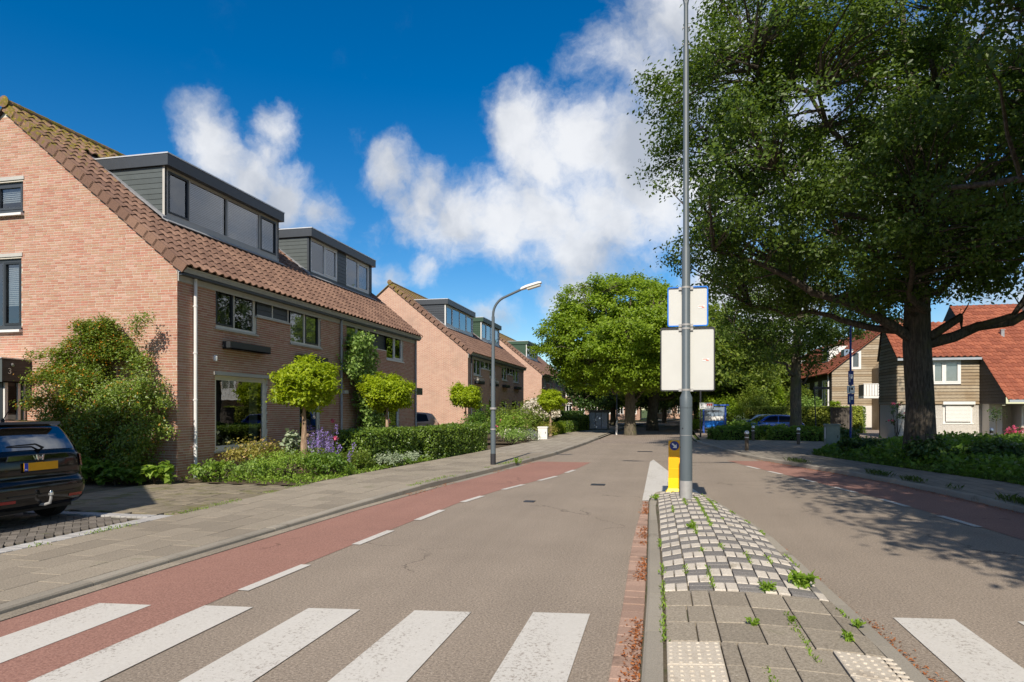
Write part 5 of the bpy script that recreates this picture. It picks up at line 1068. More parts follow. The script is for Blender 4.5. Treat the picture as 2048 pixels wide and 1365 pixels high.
# parking and route signs on a blue pole
t = thing('sign_post', (9.06, 35.2, .06), 'dark blue post carrying three stacked blue and white signs', 'sign'); x, y = 9.06, 35.2; p = MB(); p.tube([(x, y, 0), (x, y, 5.9)], .05, 10); autosmooth(p.build('post', 'plate_blue' if False else 'navy', t)); p = MB(); p.tube([(x, y, 5.85), (x - .2, y, 6.05), (x - .9, y, 6.2)], .03, 8); p.build('arm', 'navy', t)
for z0, z1, mt, w in ((2.9, 3.6, 'navy', .24), (2.5, 2.87, 'paper', .34), (1.95, 2.47, 'navy', .3)): s_ = MB().box((x - w / 2, y - .07, z0), (x + w / 2, y - .05, z1)).build('sign_plate', mt, t); q = MB(); q.box((x - w * .25, y - .076, z0 + (z1 - z0) * .2), (x - w * .12, y - .0705, z0 + (z1 - z0) * .8)); q.box((x, y - .076, z0 + (z1 - z0) * .45), (x + w * .3, y - .0705, z0 + (z1 - z0) * .75)); q.build('sign_print', 'paper' if mt == 'navy' else 'sign_black', s_)
t = thing('street_name_sign', (7.95, 37.0, .06), 'thin dark name sign on a leaning post before the clipped hedge', 'sign'); m = MB(); m.tube([(7.9, 37.0, 0), (7.8, 37.0, 2.9)], .03, 8); m.build('post', 'sign_black', t); MB().box((7.75, 36.96, 2.75), (8.5, 37.0, 2.88)).build('name_plate', 'sign_black', t)
t = thing('direction_sign', (2.35, 41.0, 0), 'small white sign with red marks on a dark post', 'sign'); m = MB(); m.tube([(2.35, 41.0, 0), (2.35, 41.0, 3.4)], .05, 10); m.build('post', 'sign_black', t); s_ = MB().box((2.28, 40.9, 1.72), (3.1, 40.94, 2.12)).build('sign_plate', 'paper', t); m = MB(); m.box((2.28, 40.88, 1.72), (3.1, 40.9, 1.755)); m.box((2.28, 40.88, 2.085), (3.1, 40.9, 2.12)); m.box((2.28, 40.88, 1.76), (2.31, 40.9, 2.08)); m.box((3.07, 40.88, 1.76), (3.1, 40.9, 2.08)); m.box((2.35, 40.885, 1.8), (2.65, 40.9, 1.83)); m.box((2.36, 40.885, 1.93), (2.43, 40.9, 2.05)); m.build('sign_print', 'cabinet_green', s_)
m = MB(); [m.prism([(2.7 + i * .11, 40.89, 2.05), (2.8 + i * .11, 40.89, 2.05), (2.79 + i * .11, 40.89, 1.95), (2.75 + i * .11, 40.89, 1.9), (2.71 + i * .11, 40.89, 1.95)], (0, .008, 0)) for i in range(3)]; m.build('sign_marks', 'sticker_red', s_)
t = thing('notice_board', (3.7, 48, .06), 'blue framed glass notice board behind the low hedge', 'notice board'); a, b, y = 2.95, 4.4, 48.0
for x in (a, b): p = MB(); p.box((x - .06, y - .06, 0), (x + .06, y + .06, 1.95)); p.build('post', 'blue_post', t)
MB().box((a - .15, y - .12, 1.951), (b + .25, y + .12, 2.05)).build('top_rail', 'blue_post', t); pn = MB().box((a + .06, y - .02, .4), (b - .06, y + .02, 1.9)).build('panel', 'glass_panel', t); MB().box((a + .08, y - .03, .95), (b - .08, y - .022, 1.22)).build('poster', 'paper', pn); MB().box((a + .08, y - .03, .45), (b - .08, y - .022, .92)).build('poster', 'sign_blue', pn)
m = MB()
for i, (w_, z) in enumerate(((.5, 1.72), (.95, 1.6), (.95, 1.52))): m.box((a + .12, y - .034, z), (a + .12 + w_, y - .022, z + .05))
m.build('poster_print', 'sign_black', pn)
t = thing('container', (-4.6, 52.5, .08), 'blue-grey container standing at the end of the left hedges', 'container'); m = MB(); m.box((-5.4, 51.8, .05), (-3.95, 53.2, 1.55)); c = m.build('body', 'cladding_grey', t); MB().box((-5.5, 51.7, 1.551), (-3.85, 53.3, 1.65)).build('lid', 'paint_black', t)
for i in range(3): MB().box((-5.35 + i * .47, 51.77, .2), (-4.93 + i * .47, 51.799, 1.45)).build('door_panel', 'glass_panel', c)
t = thing('marker_post', (-2.85, 45.2, .1), 'short white marker post at the foot of the lime tree', 'post'); p = MB(); p.tube([(-2.85, 45.2, 0), (-2.85, 45.2, .75)], .06, 10); p.build('post', 'paper', t); p = MB(); p.tube([(-2.85, 45.2, .75), (-2.85, 45.2, .8)], .064, 10); p.build('cap', 'cabinet_white', t)

# ------------------------------------------------------------------ cars
def car(label, paint, loc, rz, prof, hw=.84, wheels=(.72, 3.2), wr=.31, side_win=(), rear_glass=None, front_glass=None, rear=True, name='parked_car', group=None):
    """prof: closed side outline (x from the tail, z), running from the rear bumper foot over the roof to the front"""
    t = thing(name, loc, label, 'car', group, rz); ROOT[t] = Vector((0, 0, 0)); P = []
    n0 = len(prof)
    for i in range(n0 - 1):   # Catmull-Rom refinement of the outline
        p0, p1, p2, p3 = [Vector(prof[max(0, min(n0 - 1, i + k))][:2]) for k in (-1, 0, 1, 2)]
        for s in range(4): u = s / 4; P.append(.5 * ((2 * p1) + (p2 - p0) * u + (2 * p0 - 5 * p1 + 4 * p2 - p3) * u * u + (3 * p1 - p0 - 3 * p2 + p3) * u ** 3))
    P.append(Vector(prof[-1])); n = len(P); zmax = max(p.y for p in P); xmax = max(p.x for p in P)
    def half(x, z):   # half width: tumblehome above the waist, rounded plan at both ends
        k = 1 - .22 * sstep(.85, zmax + .1, z) - .05 * (1 - sstep(.15, .5, z)); e = min(x, xmax - x); return hw * k * (1 - .1 * (1 - sstep(0, .55, e)))
    N = []
    for i in range(n): d = P[min(i + 1, n - 1)] - P[max(i - 1, 0)]; N.append(Vector((d.y, -d.x)).normalized())
    lat = [-1, -.985, -.95, -.9, -.8, -.5, 0, .5, .8, .9, .95, .985, 1]; rr = .1
    def surf(i, w, lift=0):
        a = abs(w); off = rr * (1 - math.sqrt(max(0, 1 - max(0, (a - .8) / .2) ** 2))) + .02 * a * a
        q = P[i] + N[i] * (off - lift); return Vector((q.x, w * half(q.x, q.y), q.y))
    def patch(nm, mat, i0, i1, w0, w1, lift=0, par=t, nl=9):
        m = MB(); ws = [w0 + (w1 - w0) * k / (nl - 1) for k in range(nl)]; vs = [surf(i, w, lift) for i in range(i0, i1 + 1) for w in ws]; fs = [((i) * nl + k, i * nl + k + 1, (i + 1) * nl + k + 1, (i + 1) * nl + k) for i in range(i1 - i0) for k in range(nl - 1)]
        m.faces(vs, fs); return m.build(nm, mat, par, True)
    m = MB(); nl = len(lat); vs = [surf(i, w) for i in range(n) for w in lat]; fs = [(i * nl + k, i * nl + k + 1, (i + 1) * nl + k + 1, (i + 1) * nl + k) for i in range(n - 1) for k in range(nl - 1)]; m.faces(vs, fs)
    ns = 7
    for sgn in (-1, 1):
        vs = []
        for i in range(n):
            e = surf(i, sgn); cxx = min(max(e.x, .9), xmax - .9)
            for k in range(ns): f = k / (ns - 1); x = e.x + (cxx - e.x) * f; z = e.z + (.62 - e.z) * f; h_ = half(x, z) if k else abs(e.y); vs.append((x, sgn * (h_ + .012 * math.sin(math.pi * f)), z))
        fs = []
        for i in range(n - 1):
            for k in range(ns - 1):
                q = (i * ns + k, i * ns + k + 1, (i + 1) * ns + k + 1, (i + 1) * ns + k); c = sum((Vector(vs[j]) for j in q), Vector()) / 4
                if any(math.hypot(c.x - w, c.z - wr) < wr + .07 for w in wheels): continue
                fs.append(q)
        m.faces(vs, fs)
        ls, bs = surf(0, sgn), surf(n - 1, sgn); z0 = min(ls.z, bs.z); k = 24; m2 = []
        for a in range(k):
            xa, xb = ls.x + (bs.x - ls.x) * a / k, ls.x + (bs.x - ls.x) * (a + 1) / k
            if any(abs((xa + xb) / 2 - w) < wr + .07 for w in wheels): continue
            m.faces([(xa, sgn * half(xa, z0), z0), (xb, sgn * half(xb, z0), z0), (xb, sgn * (half(xb, .62)), .62), (xa, sgn * half(xa, .62), .62)], [(0, 1, 2, 3)])
    body = m.build('body', paint, t, True); body.data.set_sharp_from_angle(angle=R(50))
    MB().box((.25, -hw * .8, .2), (xmax - .25, hw * .8, .5)).build('underbody', 'trim_black', t)
    for wx in wheels:
        for sgn in (-1, 1):
            w = MB(); w.lathe([(wr * .62, -.1), (wr * .95, -.1), (wr, -.07), (wr, .07), (wr * .95, .1), (wr * .62, .1)], (0, 0, 0), 24); w.v = [(x + wx, z + sgn * (hw - .13), y + wr) for x, y, z in w.v]; wo = autosmooth(w.build('wheel', 'tyre', t)); q = MB(); q.lathe([(.05, .02), (wr * .3, .0), (wr * .6, .03), (wr * .64, .0), (wr * .64, -.12)], (0, 0, 0), 20); q.v = [(x + wx, sgn * (hw - .13 + .075 + z * .5), y + wr) for x, y, z in q.v]; autosmooth(q.build('rim', 'steel', wo))
    if rear_glass: patch('rear_window', 'car_glass', *rear_glass, -.86, .86, .006)
    if front_glass: patch('windscreen', 'car_glass', *front_glass, -.86, .86, .006)
    for poly in side_win:
        for sgn in (-1, 1):
            m = MB(); k = 5; vs = []
            (xa, za), (xb, zb_), (xc, zc_), (xd, zd) = poly
            for a in range(k + 1):
                f = a / k; p = (xa + (xd - xa) * f, za + (zd - za) * f); q = (xb + (xc - xb) * f, zb_ + (zc_ - zb_) * f)
                for g_ in range(5): h_ = g_ / 4; x, z = p[0] + (q[0] - p[0]) * h_, p[1] + (q[1] - p[1]) * h_; vs.append((x, sgn * (half(x, z) + .016), z))
            m.faces(vs, [(a * 5 + b, a * 5 + b + 1, (a + 1) * 5 + b + 1, (a + 1) * 5 + b) for a in range(k) for b in range(4)]); m.build('side_window', 'car_glass', t, True)
    for sgn in (-1, 1): m = MB(); m.bbox((xmax * .7 - .05, sgn * hw - .0 if sgn > 0 else -hw - .18, .93), (xmax * .7 + .1, hw + .18 if sgn > 0 else -hw, 1.07), .03); m.build('mirror', paint, t)
    return t, surf, patch, P, half
PF = [(.12, .26), (.03, .34), (.0, .5), (.01, .62), (.07, .7), (.075, .86), (.1, 1.02), (.16, 1.1), (.34, 1.38), (.5, 1.475), (.9, 1.53), (1.6, 1.545), (2.2, 1.5), (2.5, 1.42), (3.15, .98), (3.3, .93), (3.7, .86), (4.0, .74), (4.08, .6), (4.1, .42), (4.05, .28)]
def estate(label, paint, loc, rz, full, nm='parked_car'):
    t, surf, patch, P, half = car(label, paint, loc, rz, PF, .87, (.72, 3.25), .31, [((.62, 1.08), (.72, 1.42), (1.25, 1.46), (1.25, 1.05)), ((1.3, 1.05), (1.3, 1.46), (2.15, 1.44), (2.35, 1.02)), ((2.4, 1.02), (2.2, 1.43), (2.42, 1.36), (2.85, 1.02))], (28, 35), (51, 55), name=nm)
    for sgn in (-1, 1):
        m = MB(); pts = [surf(i, sgn * w, .008) for i, w in ((19, .87), (22, .86), (26, .9), (30, .95), (30, .985), (26, 1), (21, 1), (18, .985))]; c = sum(pts, Vector()) / 8; m.faces(pts + [c + Vector((-.012, 0, 0))], [(i, (i + 1) % 8, 8) for i in range(8)]); m.build('tail_lamp', 'tail_clear', t, True)
        m = MB(); pts = [surf(i, sgn * w, .02) for i, w in ((19, .89), (22, .88), (24, .9), (24, .985), (21, .995), (19, .98))]; m.poly(pts); m.build('tail_lamp_red', 'tail_red', t)
        m = MB(); m.poly([surf(i, sgn * w, .006) for i, w in ((5, .55), (6, .55), (6, .86), (5, .86))]); m.build('reflector', 'tail_red', t)
    if full:
        x = surf(20, 0).x; ph = .86; pl = MB(); pl.box((x - .03, -.27, .81), (x - .012, .27, .925)); pl = pl.build('number_plate', 'plate_yellow', t); MB().box((x - .034, .215, .811), (x - .0301, .269, .924)).build('plate_band', 'plate_blue', pl); MB().box((x - .034, -.27, .785), (x - .02, .27, .806)).build('plate_holder', 'trim_black', pl)
        me = text_mesh('NL', .028, .001); me.materials.append(MAT['paper']); o = link('plate_letters', me, pl); o.location = (x - .036, .242, .832); o.rotation_euler = (R(90), 0, R(-90))
        q = MB(); xs = surf(25, 0).x; q.prism([(xs - .005, -.5, .965), (xs - .005, .5, .965), (xs + .01, .46, 1.03), (xs + .01, -.46, 1.03)], (-.022, 0, 0)); cs_ = q.build('chrome_strip', 'chrome', t)
        e = MB(); ex = xs - .035
        for a, b in (((-.05, 1.035), (-.035, .955)), ((.05, 1.035), (.035, .955))): e.prism([(ex, a[0] - .012, a[1]), (ex, a[0] + .012, a[1]), (ex, b[0] + .01, b[1]), (ex, b[0] - .01, b[1])], (-.012, 0, 0))
        e.box((ex - .012, -.03, .985), (ex, .03, 1.003)); e.build('emblem', 'chrome', cs_)
        w = MB(); pts = [surf(28, -.1, .02), surf(28, -.12, .05), surf(29, 0, .045), surf(29, .35, .03), surf(29, .55, .02)]; w.tube(pts, [.02, .018, .012, .009, .006], 6); w.build('rear_wiper', 'trim_black', t)
        b = MB(); b.tube([(.25, -.0, .3), (-.02, 0, .31), (-.1, 0, .335), (-.12, 0, .4), (-.12, 0, .47)], [.025, .022, .02, .018, .015], 8); tb = autosmooth(b.build('tow_bar', 'galvanised', t)); b = MB(); b.lathe([(.01, -.03), (.026, -.018), (.03, 0), (.02, .022), (.004, .03)], (-.12, 0, .49), 12); autosmooth(b.build('tow_ball', 'chrome', tb)); b = MB(); b.lathe([(.034, -.01), (.034, .02)], (-.12, 0, .46), 12); b.build('tow_cap', 'steel', tb)
        a = MB(); a.tube([(.75, 0, 1.52), (.6, 0, 1.72)], [.008, .004], 6); a.lathe([(.03, 0), (.015, .04)], (.75, 0, 1.515), 8); a.build('aerial', 'trim_black', t)
        s = MB(); s.prism([(.36, -.5, 1.43), (.36, .5, 1.43), (.22, .48, 1.475), (.22, -.48, 1.475)], (.02, 0, .035)); s.build('roof_spoiler', paint, t)
        g = MB(); g.prism([surf(7, -.7, .012), surf(7, .7, .012), surf(7, .7, .03), surf(7, -.7, .03)], (0, 0, .014)); g.build('bumper_crease', paint, t)
    return t
# tail towards the street: local x grows away from the tail, so the car points to -x
estate('glossy black estate car parked tail first beside the first house', 'car_black', (-8.75, 7.97, .05), math.pi, True)
estate('bronze car parked between the first and second houses behind the hedge', 'car_beige', (-10.9, 31.9, .06), math.pi + .5, False)
PH = [(.1, .25), (.02, .35), (0, .55), (.04, .8), (.12, .92), (.4, 1.05), (.85, 1.38), (1.2, 1.44), (2.0, 1.45), (2.5, 1.36), (3.15, .98), (3.6, .9), (4.05, .78), (4.22, .6), (4.24, .4), (4.18, .26)]
def hatch(label, paint, loc, rz):
    t, surf, patch, P, half = car(label, paint, loc, rz, PH, .88, (.78, 3.35), .32, [((.75, .98), (1.0, 1.33), (1.75, 1.38), (1.8, .98)), ((1.86, .98), (1.82, 1.38), (2.35, 1.33), (2.95, .96))], (21, 25), (37, 40))
    for sgn in (-1, 1): m = MB(); m.poly([surf(i, sgn * w, .01) for i, w in ((11, .6), (15, .6), (16, .97), (12, .98))]); m.build('tail_lamp', 'tail_red', t)
    return t
hatch('bright blue hatchback parked by the tall clipped hedge', 'car_blue', (8.95, 46.4, -.08), R(180 + 14)); hatch('pale silver hatchback parked behind the blue car', 'car_white', (5.5, 48.9, -.08), R(10))
# scooter far down on the right roadside
t = thing('scooter', (2.0, 58.0, 0), 'red and white scooter parked at the far right kerb', 'scooter'); x, y = 2.3, 58.0
for d in (-.6, .6): w = MB(); w.lathe([(.12, -.06), (.26, -.05), (.26, .05), (.12, .06)], (0, 0, 0), 16); w.v = [(q[2] + x, q[0] + y + d, q[1] + .26) for q in w.v]; w.build('wheel', 'tyre', t)
m = MB(); m.prism([(x - .16, y - .55, .35), (x - .16, y + .2, .3), (x - .16, y + .45, .95), (x - .16, y + .3, .98), (x - .16, y + .05, .5), (x - .16, y - .2, .75), (x - .16, y - .75, .75)], (.32, 0, 0)); m.build('body', 'scooter_red', t); MB().bbox((x - .14, y - .75, .751), (x + .14, y - .1, .84), .03).build('seat', 'tyre', t); m = MB(); m.tube([(x - .33, y + .3, 1.08), (x, y + .38, 1.02), (x + .33, y + .3, 1.08)], .02, 6); m.tube([(x, y + .6, .26), (x, y + .38, 1.05)], .03, 6); m.build('handlebar', 'steel', t); MB().bbox((x - .2, y - .95, .85), (x + .2, y - .6, 1.15), .04).build('top_box', 'paper', t)

# ------------------------------------------------------------------ trees
tree('oak_tree', 'huge dark oak with thick trunk in the bed before the red-roofed house', (8.0, 23.3, .05), 19, .4, (-.4, -.5, 10.2, 7.9, 7.4, 6.8), 1380, 165, .55, (.13, .072), 'leaf_oak', 'bark_oak', 3.9, 17, 4, 'roadside oak trees', gap=.5, gscale=.48, zmin=4.9, limb_r=.38,
     extra_limbs=[((7.8, 23.2, 3.9), (1.6, 21.2, 6.6), .16, .2), ((8.2, 23.3, 3.8), (14.6, 23.2, 7.0), .17, -.35), ((7.7, 23.2, 4.2), (3.2, 25.0, 5.4), .12, .1)])
tree('oak_tree', 'overhanging oak whose dark branches enter at the upper right corner', (10.9, 8.9, .05), 18, .42, (-.8, .2, 9.8, 6.8, 6.8, 5.8), 1050, 130, .56, (.12, .065), 'leaf_oak2', 'bark_oak', 4.2, 9, 9, 'roadside oak trees', gap=.38, gscale=.33, zmin=5.6,
     extra_limbs=[((10.6, 10.2, 4.4), (5.6, 15.0, 6.2), .17, .35), ((10.7, 10.0, 6.2), (5.9, 14.0, 10.2), .14, .2)])
tree('oak_tree', 'oak beside the camera whose crown shades the right cycle lane', (10.0, 1.6, .05), 18, .42, (-.8, .3, 9.6, 7.0, 6.8, 5.8), 900, 70, .66, (.2, .11), 'leaf_oak2', 'bark_oak', 4.2, 9, 17, 'roadside oak trees', gap=.36, gscale=.33, zmin=5.0)
tree('plane_tree', 'slender tree behind the parked cars with fine layered branches', (7.6, 40.7, .05), 14, .3, (0, 0, 8.2, 4.7, 4.4, 4.3), 400, 80, .58, (.16, .085), 'leaf_oak', 'bark_lime', 3.0, 14, 14, None, gap=.47, gscale=.55, zmin=4.3, limb_r=.3, spread=.85)
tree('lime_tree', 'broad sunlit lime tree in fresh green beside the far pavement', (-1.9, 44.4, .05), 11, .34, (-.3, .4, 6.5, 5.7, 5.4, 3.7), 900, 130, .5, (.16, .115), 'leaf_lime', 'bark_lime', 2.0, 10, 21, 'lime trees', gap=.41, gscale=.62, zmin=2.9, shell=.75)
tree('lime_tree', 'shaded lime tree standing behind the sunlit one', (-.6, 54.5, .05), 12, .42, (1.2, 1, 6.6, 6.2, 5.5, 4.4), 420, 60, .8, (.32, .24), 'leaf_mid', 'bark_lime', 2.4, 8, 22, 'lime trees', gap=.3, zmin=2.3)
wood = [(-4.5, 66, 9, 5.5, 'leaf_dark', 'dark leafy tree left of the far road bend'), (3.6, 70, 10, 6, 'leaf_dark', 'dark leafy tree overhanging the far road'), (0.5, 84, 11, 6.5, 'leaf_dark', 'dark leafy tree in the middle of the far bend'), (7.5, 86, 11, 6.5, 'leaf_mid', 'green tree right of the far bend'), (-7, 88, 11, 6.5, 'leaf_mid', 'green tree before the brick apartment block'),
        (5.8, 60, 10, 4.0, 'leaf_mid', 'yellow-green tree rising behind the notice board'), (9.0, 68, 8.5, 3.6, 'leaf_mid', 'yellow-green tree at the near end of the dark terrace'), (14, 98, 12, 7, 'leaf_mid', 'tall green tree behind the dark terrace'), (4, 102, 13, 8, 'leaf_dark', 'dark tree closing the end of the street'), (-5, 116, 12, 8, 'leaf_dark', 'dark tree behind the brick apartment block'), (12, 118, 12, 9, 'leaf_dark', 'broad dark tree at the very end of the street')]
for i, (x, y, H, r, mt, lab) in enumerate(wood):
    tree('leafy_tree', lab, (x, y, .0), H, .26, (0, 0, H * .55, r, r, H * .46), 230, 110 if i in (0, 1, 5, 6) else 75, .9, (.26, .17) if i in (0, 1, 5, 6) else (.34, .24), mt, 'bark_lime', 1.9, 6, 40 + i, 'trees at the far end of the street', gap=.25, zmin=1.6 if i > 4 else 2.0)
def robinia(label, x, y, z, hs, r, seed, rough=False):
    t = tree('ball_robinia', label, (x, y, z), hs + r * .5, .085 if not rough else .1, (0, 0, hs + r * .55, r, r, r * .82), 150, 95, .2, (.11, .055), 'leaf_robinia', 'robinia_bark', hs - .05, 7, seed, 'ball shaped robinias in the front gardens', gap=.27, gscale=1.5, zmin=hs - .4, shell=.6, limb_r=.4, up=.8, lump=.55)
    k = MB()
    for a, zz in ((.6, .5), (2.5, .78), (4.2, .97), (1.2, .99)): k.lathe([(.02, -.05), (.055, -.02), (.06, .02), (.02, .06)], (x + .085 * math.cos(a), y + .085 * math.sin(a), z + hs * zz), 8)
    k.build('trunk_burr', 'robinia_bark', t); return t
robinia('ball robinia with knotty trunk before the first house', -9.2, 16.0, .06, 1.95, .74, 3, True); robinia('ball robinia with smooth straight trunk beside the climbing plant', -8.95, 20.9, .06, 1.85, .72, 5); robinia('ball robinia in front of the second house gable', -9.7, 32.7, .06, 1.9, .72, 6); robinia('ball robinia between the second and third houses', -6.6, 40.6, .06, 1.8, .74, 8)

# ------------------------------------------------------------------ hedges and shrubs, left gardens
hedge('privet_hedge', 'clipped green hedge behind the smooth trunked robinia', [(-8.5, 17.2), (-8.1, 20.3)], .95, 1.08, 'leaf_hedge', (.075, .05), 900, group='clipped hedges of the first house', seed=2)
hedge('privet_hedge', 'long clipped green hedge beside the left pavement and lamp', [(-7.75, 20.75), (-7.25, 25.85)], .95, 1.08, 'leaf_hedge', (.075, .05), 900, group='clipped hedges of the first house', seed=4)
hedge('box_hedge', 'low rounded hedge beyond the white utility box', [(-6.9, 41.2), (-6.75, 45.2)], .9, .72, 'leaf_lime', (.09, .06), 420, lump=.12, seed=5, group='low hedges along the far left pavement'); hedge('box_hedge', 'low dense hedge next along the far left pavement', [(-6.6, 45.8), (-6.4, 48.8)], 1.0, .78, 'leaf_hedge', (.09, .06), 420, lump=.12, seed=6, group='low hedges along the far left pavement'); hedge('box_hedge', 'taller grassy hedge ending at the blue-grey container', [(-6.6, 49.2), (-5.6, 56)], 1.5, 1.15, 'leaf_mid', (.12, .06), 260, lump=.15, seed=7, group='low hedges along the far left pavement'); hedge('yew_hedge', 'dark hedge behind the low hedges before the third house', [(-8.6, 46), (-7.2, 60)], 1.0, 1.5, 'leaf_dark', (.12, .08), 260, seed=8)
# pyracantha on the gable
g = np.random.default_rng(31); t = thing('firethorn', (-12.6, 13.35, .05), 'large firethorn with orange berries against the sunlit gable', 'shrub'); C = []
for _ in range(2600):
    z = g.uniform(.15, 3.75); half = (.95 + .62 * math.sin(min(1, z / 2.2) * 1.57)) * (1 if z < 2.6 else max(.25, 1 - (z - 2.6) / 1.35)); x = -12.75 - .1 * z + g.uniform(-1, 1) * half * 1.05; d = g.random() ** .7 * (.85 if z < 2.6 else .55)
    if noise.noise(Vector((x * 1.3, z * 1.3, 4.2))) * .5 + .5 < .36 * g.uniform(.7, 1.3): continue
    if x > -11.12: continue
    C.append((x, 13.62 - d, z))
for (a, b) in (((-13.9, 3.0), (-14.9, 3.1)), ((-13.9, 2.4), (-14.75, 2.55)), ((-14.1, 1.75), (-15.2, 1.95)), ((-11.6, 2.0), (-10.95, 1.95)), ((-12.0, 3.4), (-11.55, 4.0)), ((-12.6, 3.5), (-12.75, 3.95)), ((-11.6, 1.5), (-11.05, 1.25))):
    for f in np.linspace(0, 1, 22): C.append((a[0] + (b[0] - a[0]) * f, 13.2 + g.normal() * .12, a[1] + (b[1] - a[1]) * f + .08 * math.sin(f * 5)))
C = np.array(C); m = MB()
for i in range(26): c = C[g.integers(len(C))]; m.tube(curve_pts((-12.6 + g.normal() * .25, 13.45, 0), c, .1, 6, .05, g), [.03, .025, .02, .014, .009, .004], 6)
m.build('stem', 'twig', t); P = blobs(C, .17, 26, g, .8); P[:, 1] = np.minimum(P[:, 1], 13.66); leaves('foliage', P, .062, .032, 'leaf_pyracantha', t, .55, unit(P - np.array((-12.7, 14.5, 1.5))), .1, seed=3)
B = C[g.random(len(C)) < .13]; B = B[(B[:, 2] > 1.3) & (B[:, 0] < -12.3)]; P = blobs(B, .1, 14, g, 1); P[:, 1] -= .06; leaves('berries', P, .032, .03, 'berry', t, .2, None, 0, seed=5)
# big leaved plants at the foot of the gable
for i, (x, y, r, h_) in enumerate([(-11.2, 12.95, .45, .42), (-12.0, 12.75, .55, .45), (-12.9, 12.7, .55, .5), (-13.8, 12.75, .55, .48), (-14.6, 12.8, .5, .45)]): bush('hosta_plant', ['leafy ground plant at the sunny house corner', 'large leaved plant under the right side of the firethorn', 'large leaved plant under the middle of the firethorn', 'large leaved plant under the left side of the firethorn', 'large leaved plant close behind the black car'][i], (x, y, .05), r, .38, h_, 'leaf_ivy' if i else 'leaf_fresh', 420, (.17, .12), 60 + i, 'plant', 'leafy plants at the foot of the gable', gap=.1, up=.9)
# flower bed before the first house
bush('rose_bush', 'leafy bush with pink and cream flowers below the big window', (-10.2, 15.35, .06), .72, .7, .85, 'leaf_tan', 1500, (.075, .048), 71, 'plant', flowers=('petal_cream', 26, .05)); bush('garden_plant', 'pale green trailing plant at the left end of the bed', (-10.2, 13.75, .06), .6, .5, .42, 'leaf_climber', 800, (.07, .05), 72, 'plant', flowers=('leaf_fresh', 40, .09)); bush('garden_plant', 'bright mounded plant at the foot of the knotty trunk', (-9.0, 14.9, .06), .95, .9, .62, 'leaf_fresh', 3000, (.06, .03), 73, 'plant', gap=.12); bush('garden_plant', 'light green plant between the two mounds in the bed', (-9.7, 14.6, .06), .5, .5, .4, 'leaf_climber', 900, (.06, .04), 74, 'plant', gap=.1); bush('garden_plant', 'green leafy plant at the pavement edge below the lavender flowers', (-8.15, 15.3, .06), .62, .6, .55, 'leaf_ivy', 1500, (.07, .045), 75, 'plant', gap=.12); bush('hosta_plant', 'silvery variegated plant behind the knotty trunk', (-10.0, 17.0, .06), .5, .5, .95, 'leaf_silver', 300, (.16, .1), 76, 'plant')
bush('garden_plant', 'grassy low plant before the clipped hedge', (-8.1, 16.7, .06), .5, .5, .5, 'leaf_mid', 1000, (.12, .02), 77, 'plant', up=.1); bush('garden_plant', 'silvery leaved plant at the pavement by the smooth trunk', (-7.75, 17.9, .06), .55, .6, .4, 'leaf_silver', 1100, (.07, .035), 78, 'plant'); bush('garden_plant', 'low silver-green plant at the foot of the smooth trunk', (-7.7, 19.6, .06), .5, .7, .34, 'leaf_silver', 1300, (.055, .025), 79, 'plant'); bush('garden_plant', 'dark green low plant along the bed edge', (-7.75, 18.8, .06), .4, .5, .3, 'leaf_ivy', 700, (.06, .035), 80, 'plant')
g = np.random.default_rng(55); x, y = scatter_poly([(-11.0, 13.45), (-7.6, 13.45), (-7.45, 17), (-7.2, 20.5), (-8.2, 20.5), (-8.6, 15.2), (-11.0, 15.2)], 420, g); nz = np.array([noise.noise(Vector((a * 2.2, b * 2.2, 3))) for a, b in zip(x, y)]); k = nz > -.22; cover('bed_foliage', 'low mixed foliage filling the front edge of the flower bed', np.stack([x[k], y[k], .05 + g.random(k.sum()) * (.1 + .25 * np.maximum(0, nz[k]))], 1), 'leaf_fresh', (.07, .04), seed=9)
t = thing('delphinium', (-8.75, 16.15, .06), 'tall violet flower spikes beside the knotty robinia trunk', 'flowers'); m = MB(); FP = []; LP = []; g = np.random.default_rng(5)
for i in range(34): x, y = -8.65 + g.normal() * .32, 16.2 + g.normal() * .28; h_ = g.uniform(.6, 1.35); tx, ty = x + g.normal() * .06, y + g.normal() * .06; m.tube([(x, y, .05), (tx, ty, h_)], [.006, .003], 4); n = 60; f = g.uniform(.5, 1, n); FP.append(np.stack([x + (tx - x) * f + g.normal(size=n) * .03, y + (ty - y) * f + g.normal(size=n) * .03, .05 + (h_ - .05) * f], 1)); n = 22; f = g.uniform(0, .6, n); LP.append(np.stack([x + g.normal(size=n) * .08, y + g.normal(size=n) * .08, .05 + h_ * f], 1))
m.build('stem', 'leaf_mid', t); leaves('blossom', np.concatenate(FP), .038, .03, 'petal_violet', t, .3, seed=2); leaves('foliage', np.concatenate(LP), .09, .035, 'leaf_mid', t, .3, seed=3)
for (x, y, z, lab) in [(-8.9, 17.0, 1.42, 'single red poppy above the violet spikes'), (-8.3, 16.0, .98, 'single pink bloom low in the violet spikes')]:
    t = thing('poppy', (x, y, .05), lab, 'flower'); m = MB(); m.tube([(x, y, .05), (x, y, z)], .005, 5); m.build('stem', 'leaf_mid', t); q = np.random.default_rng(3).normal(size=(40, 3)) * .025 + np.array((x, y, z)); leaves('blossom', q, .05, .045, 'petal_pink', t, .8)
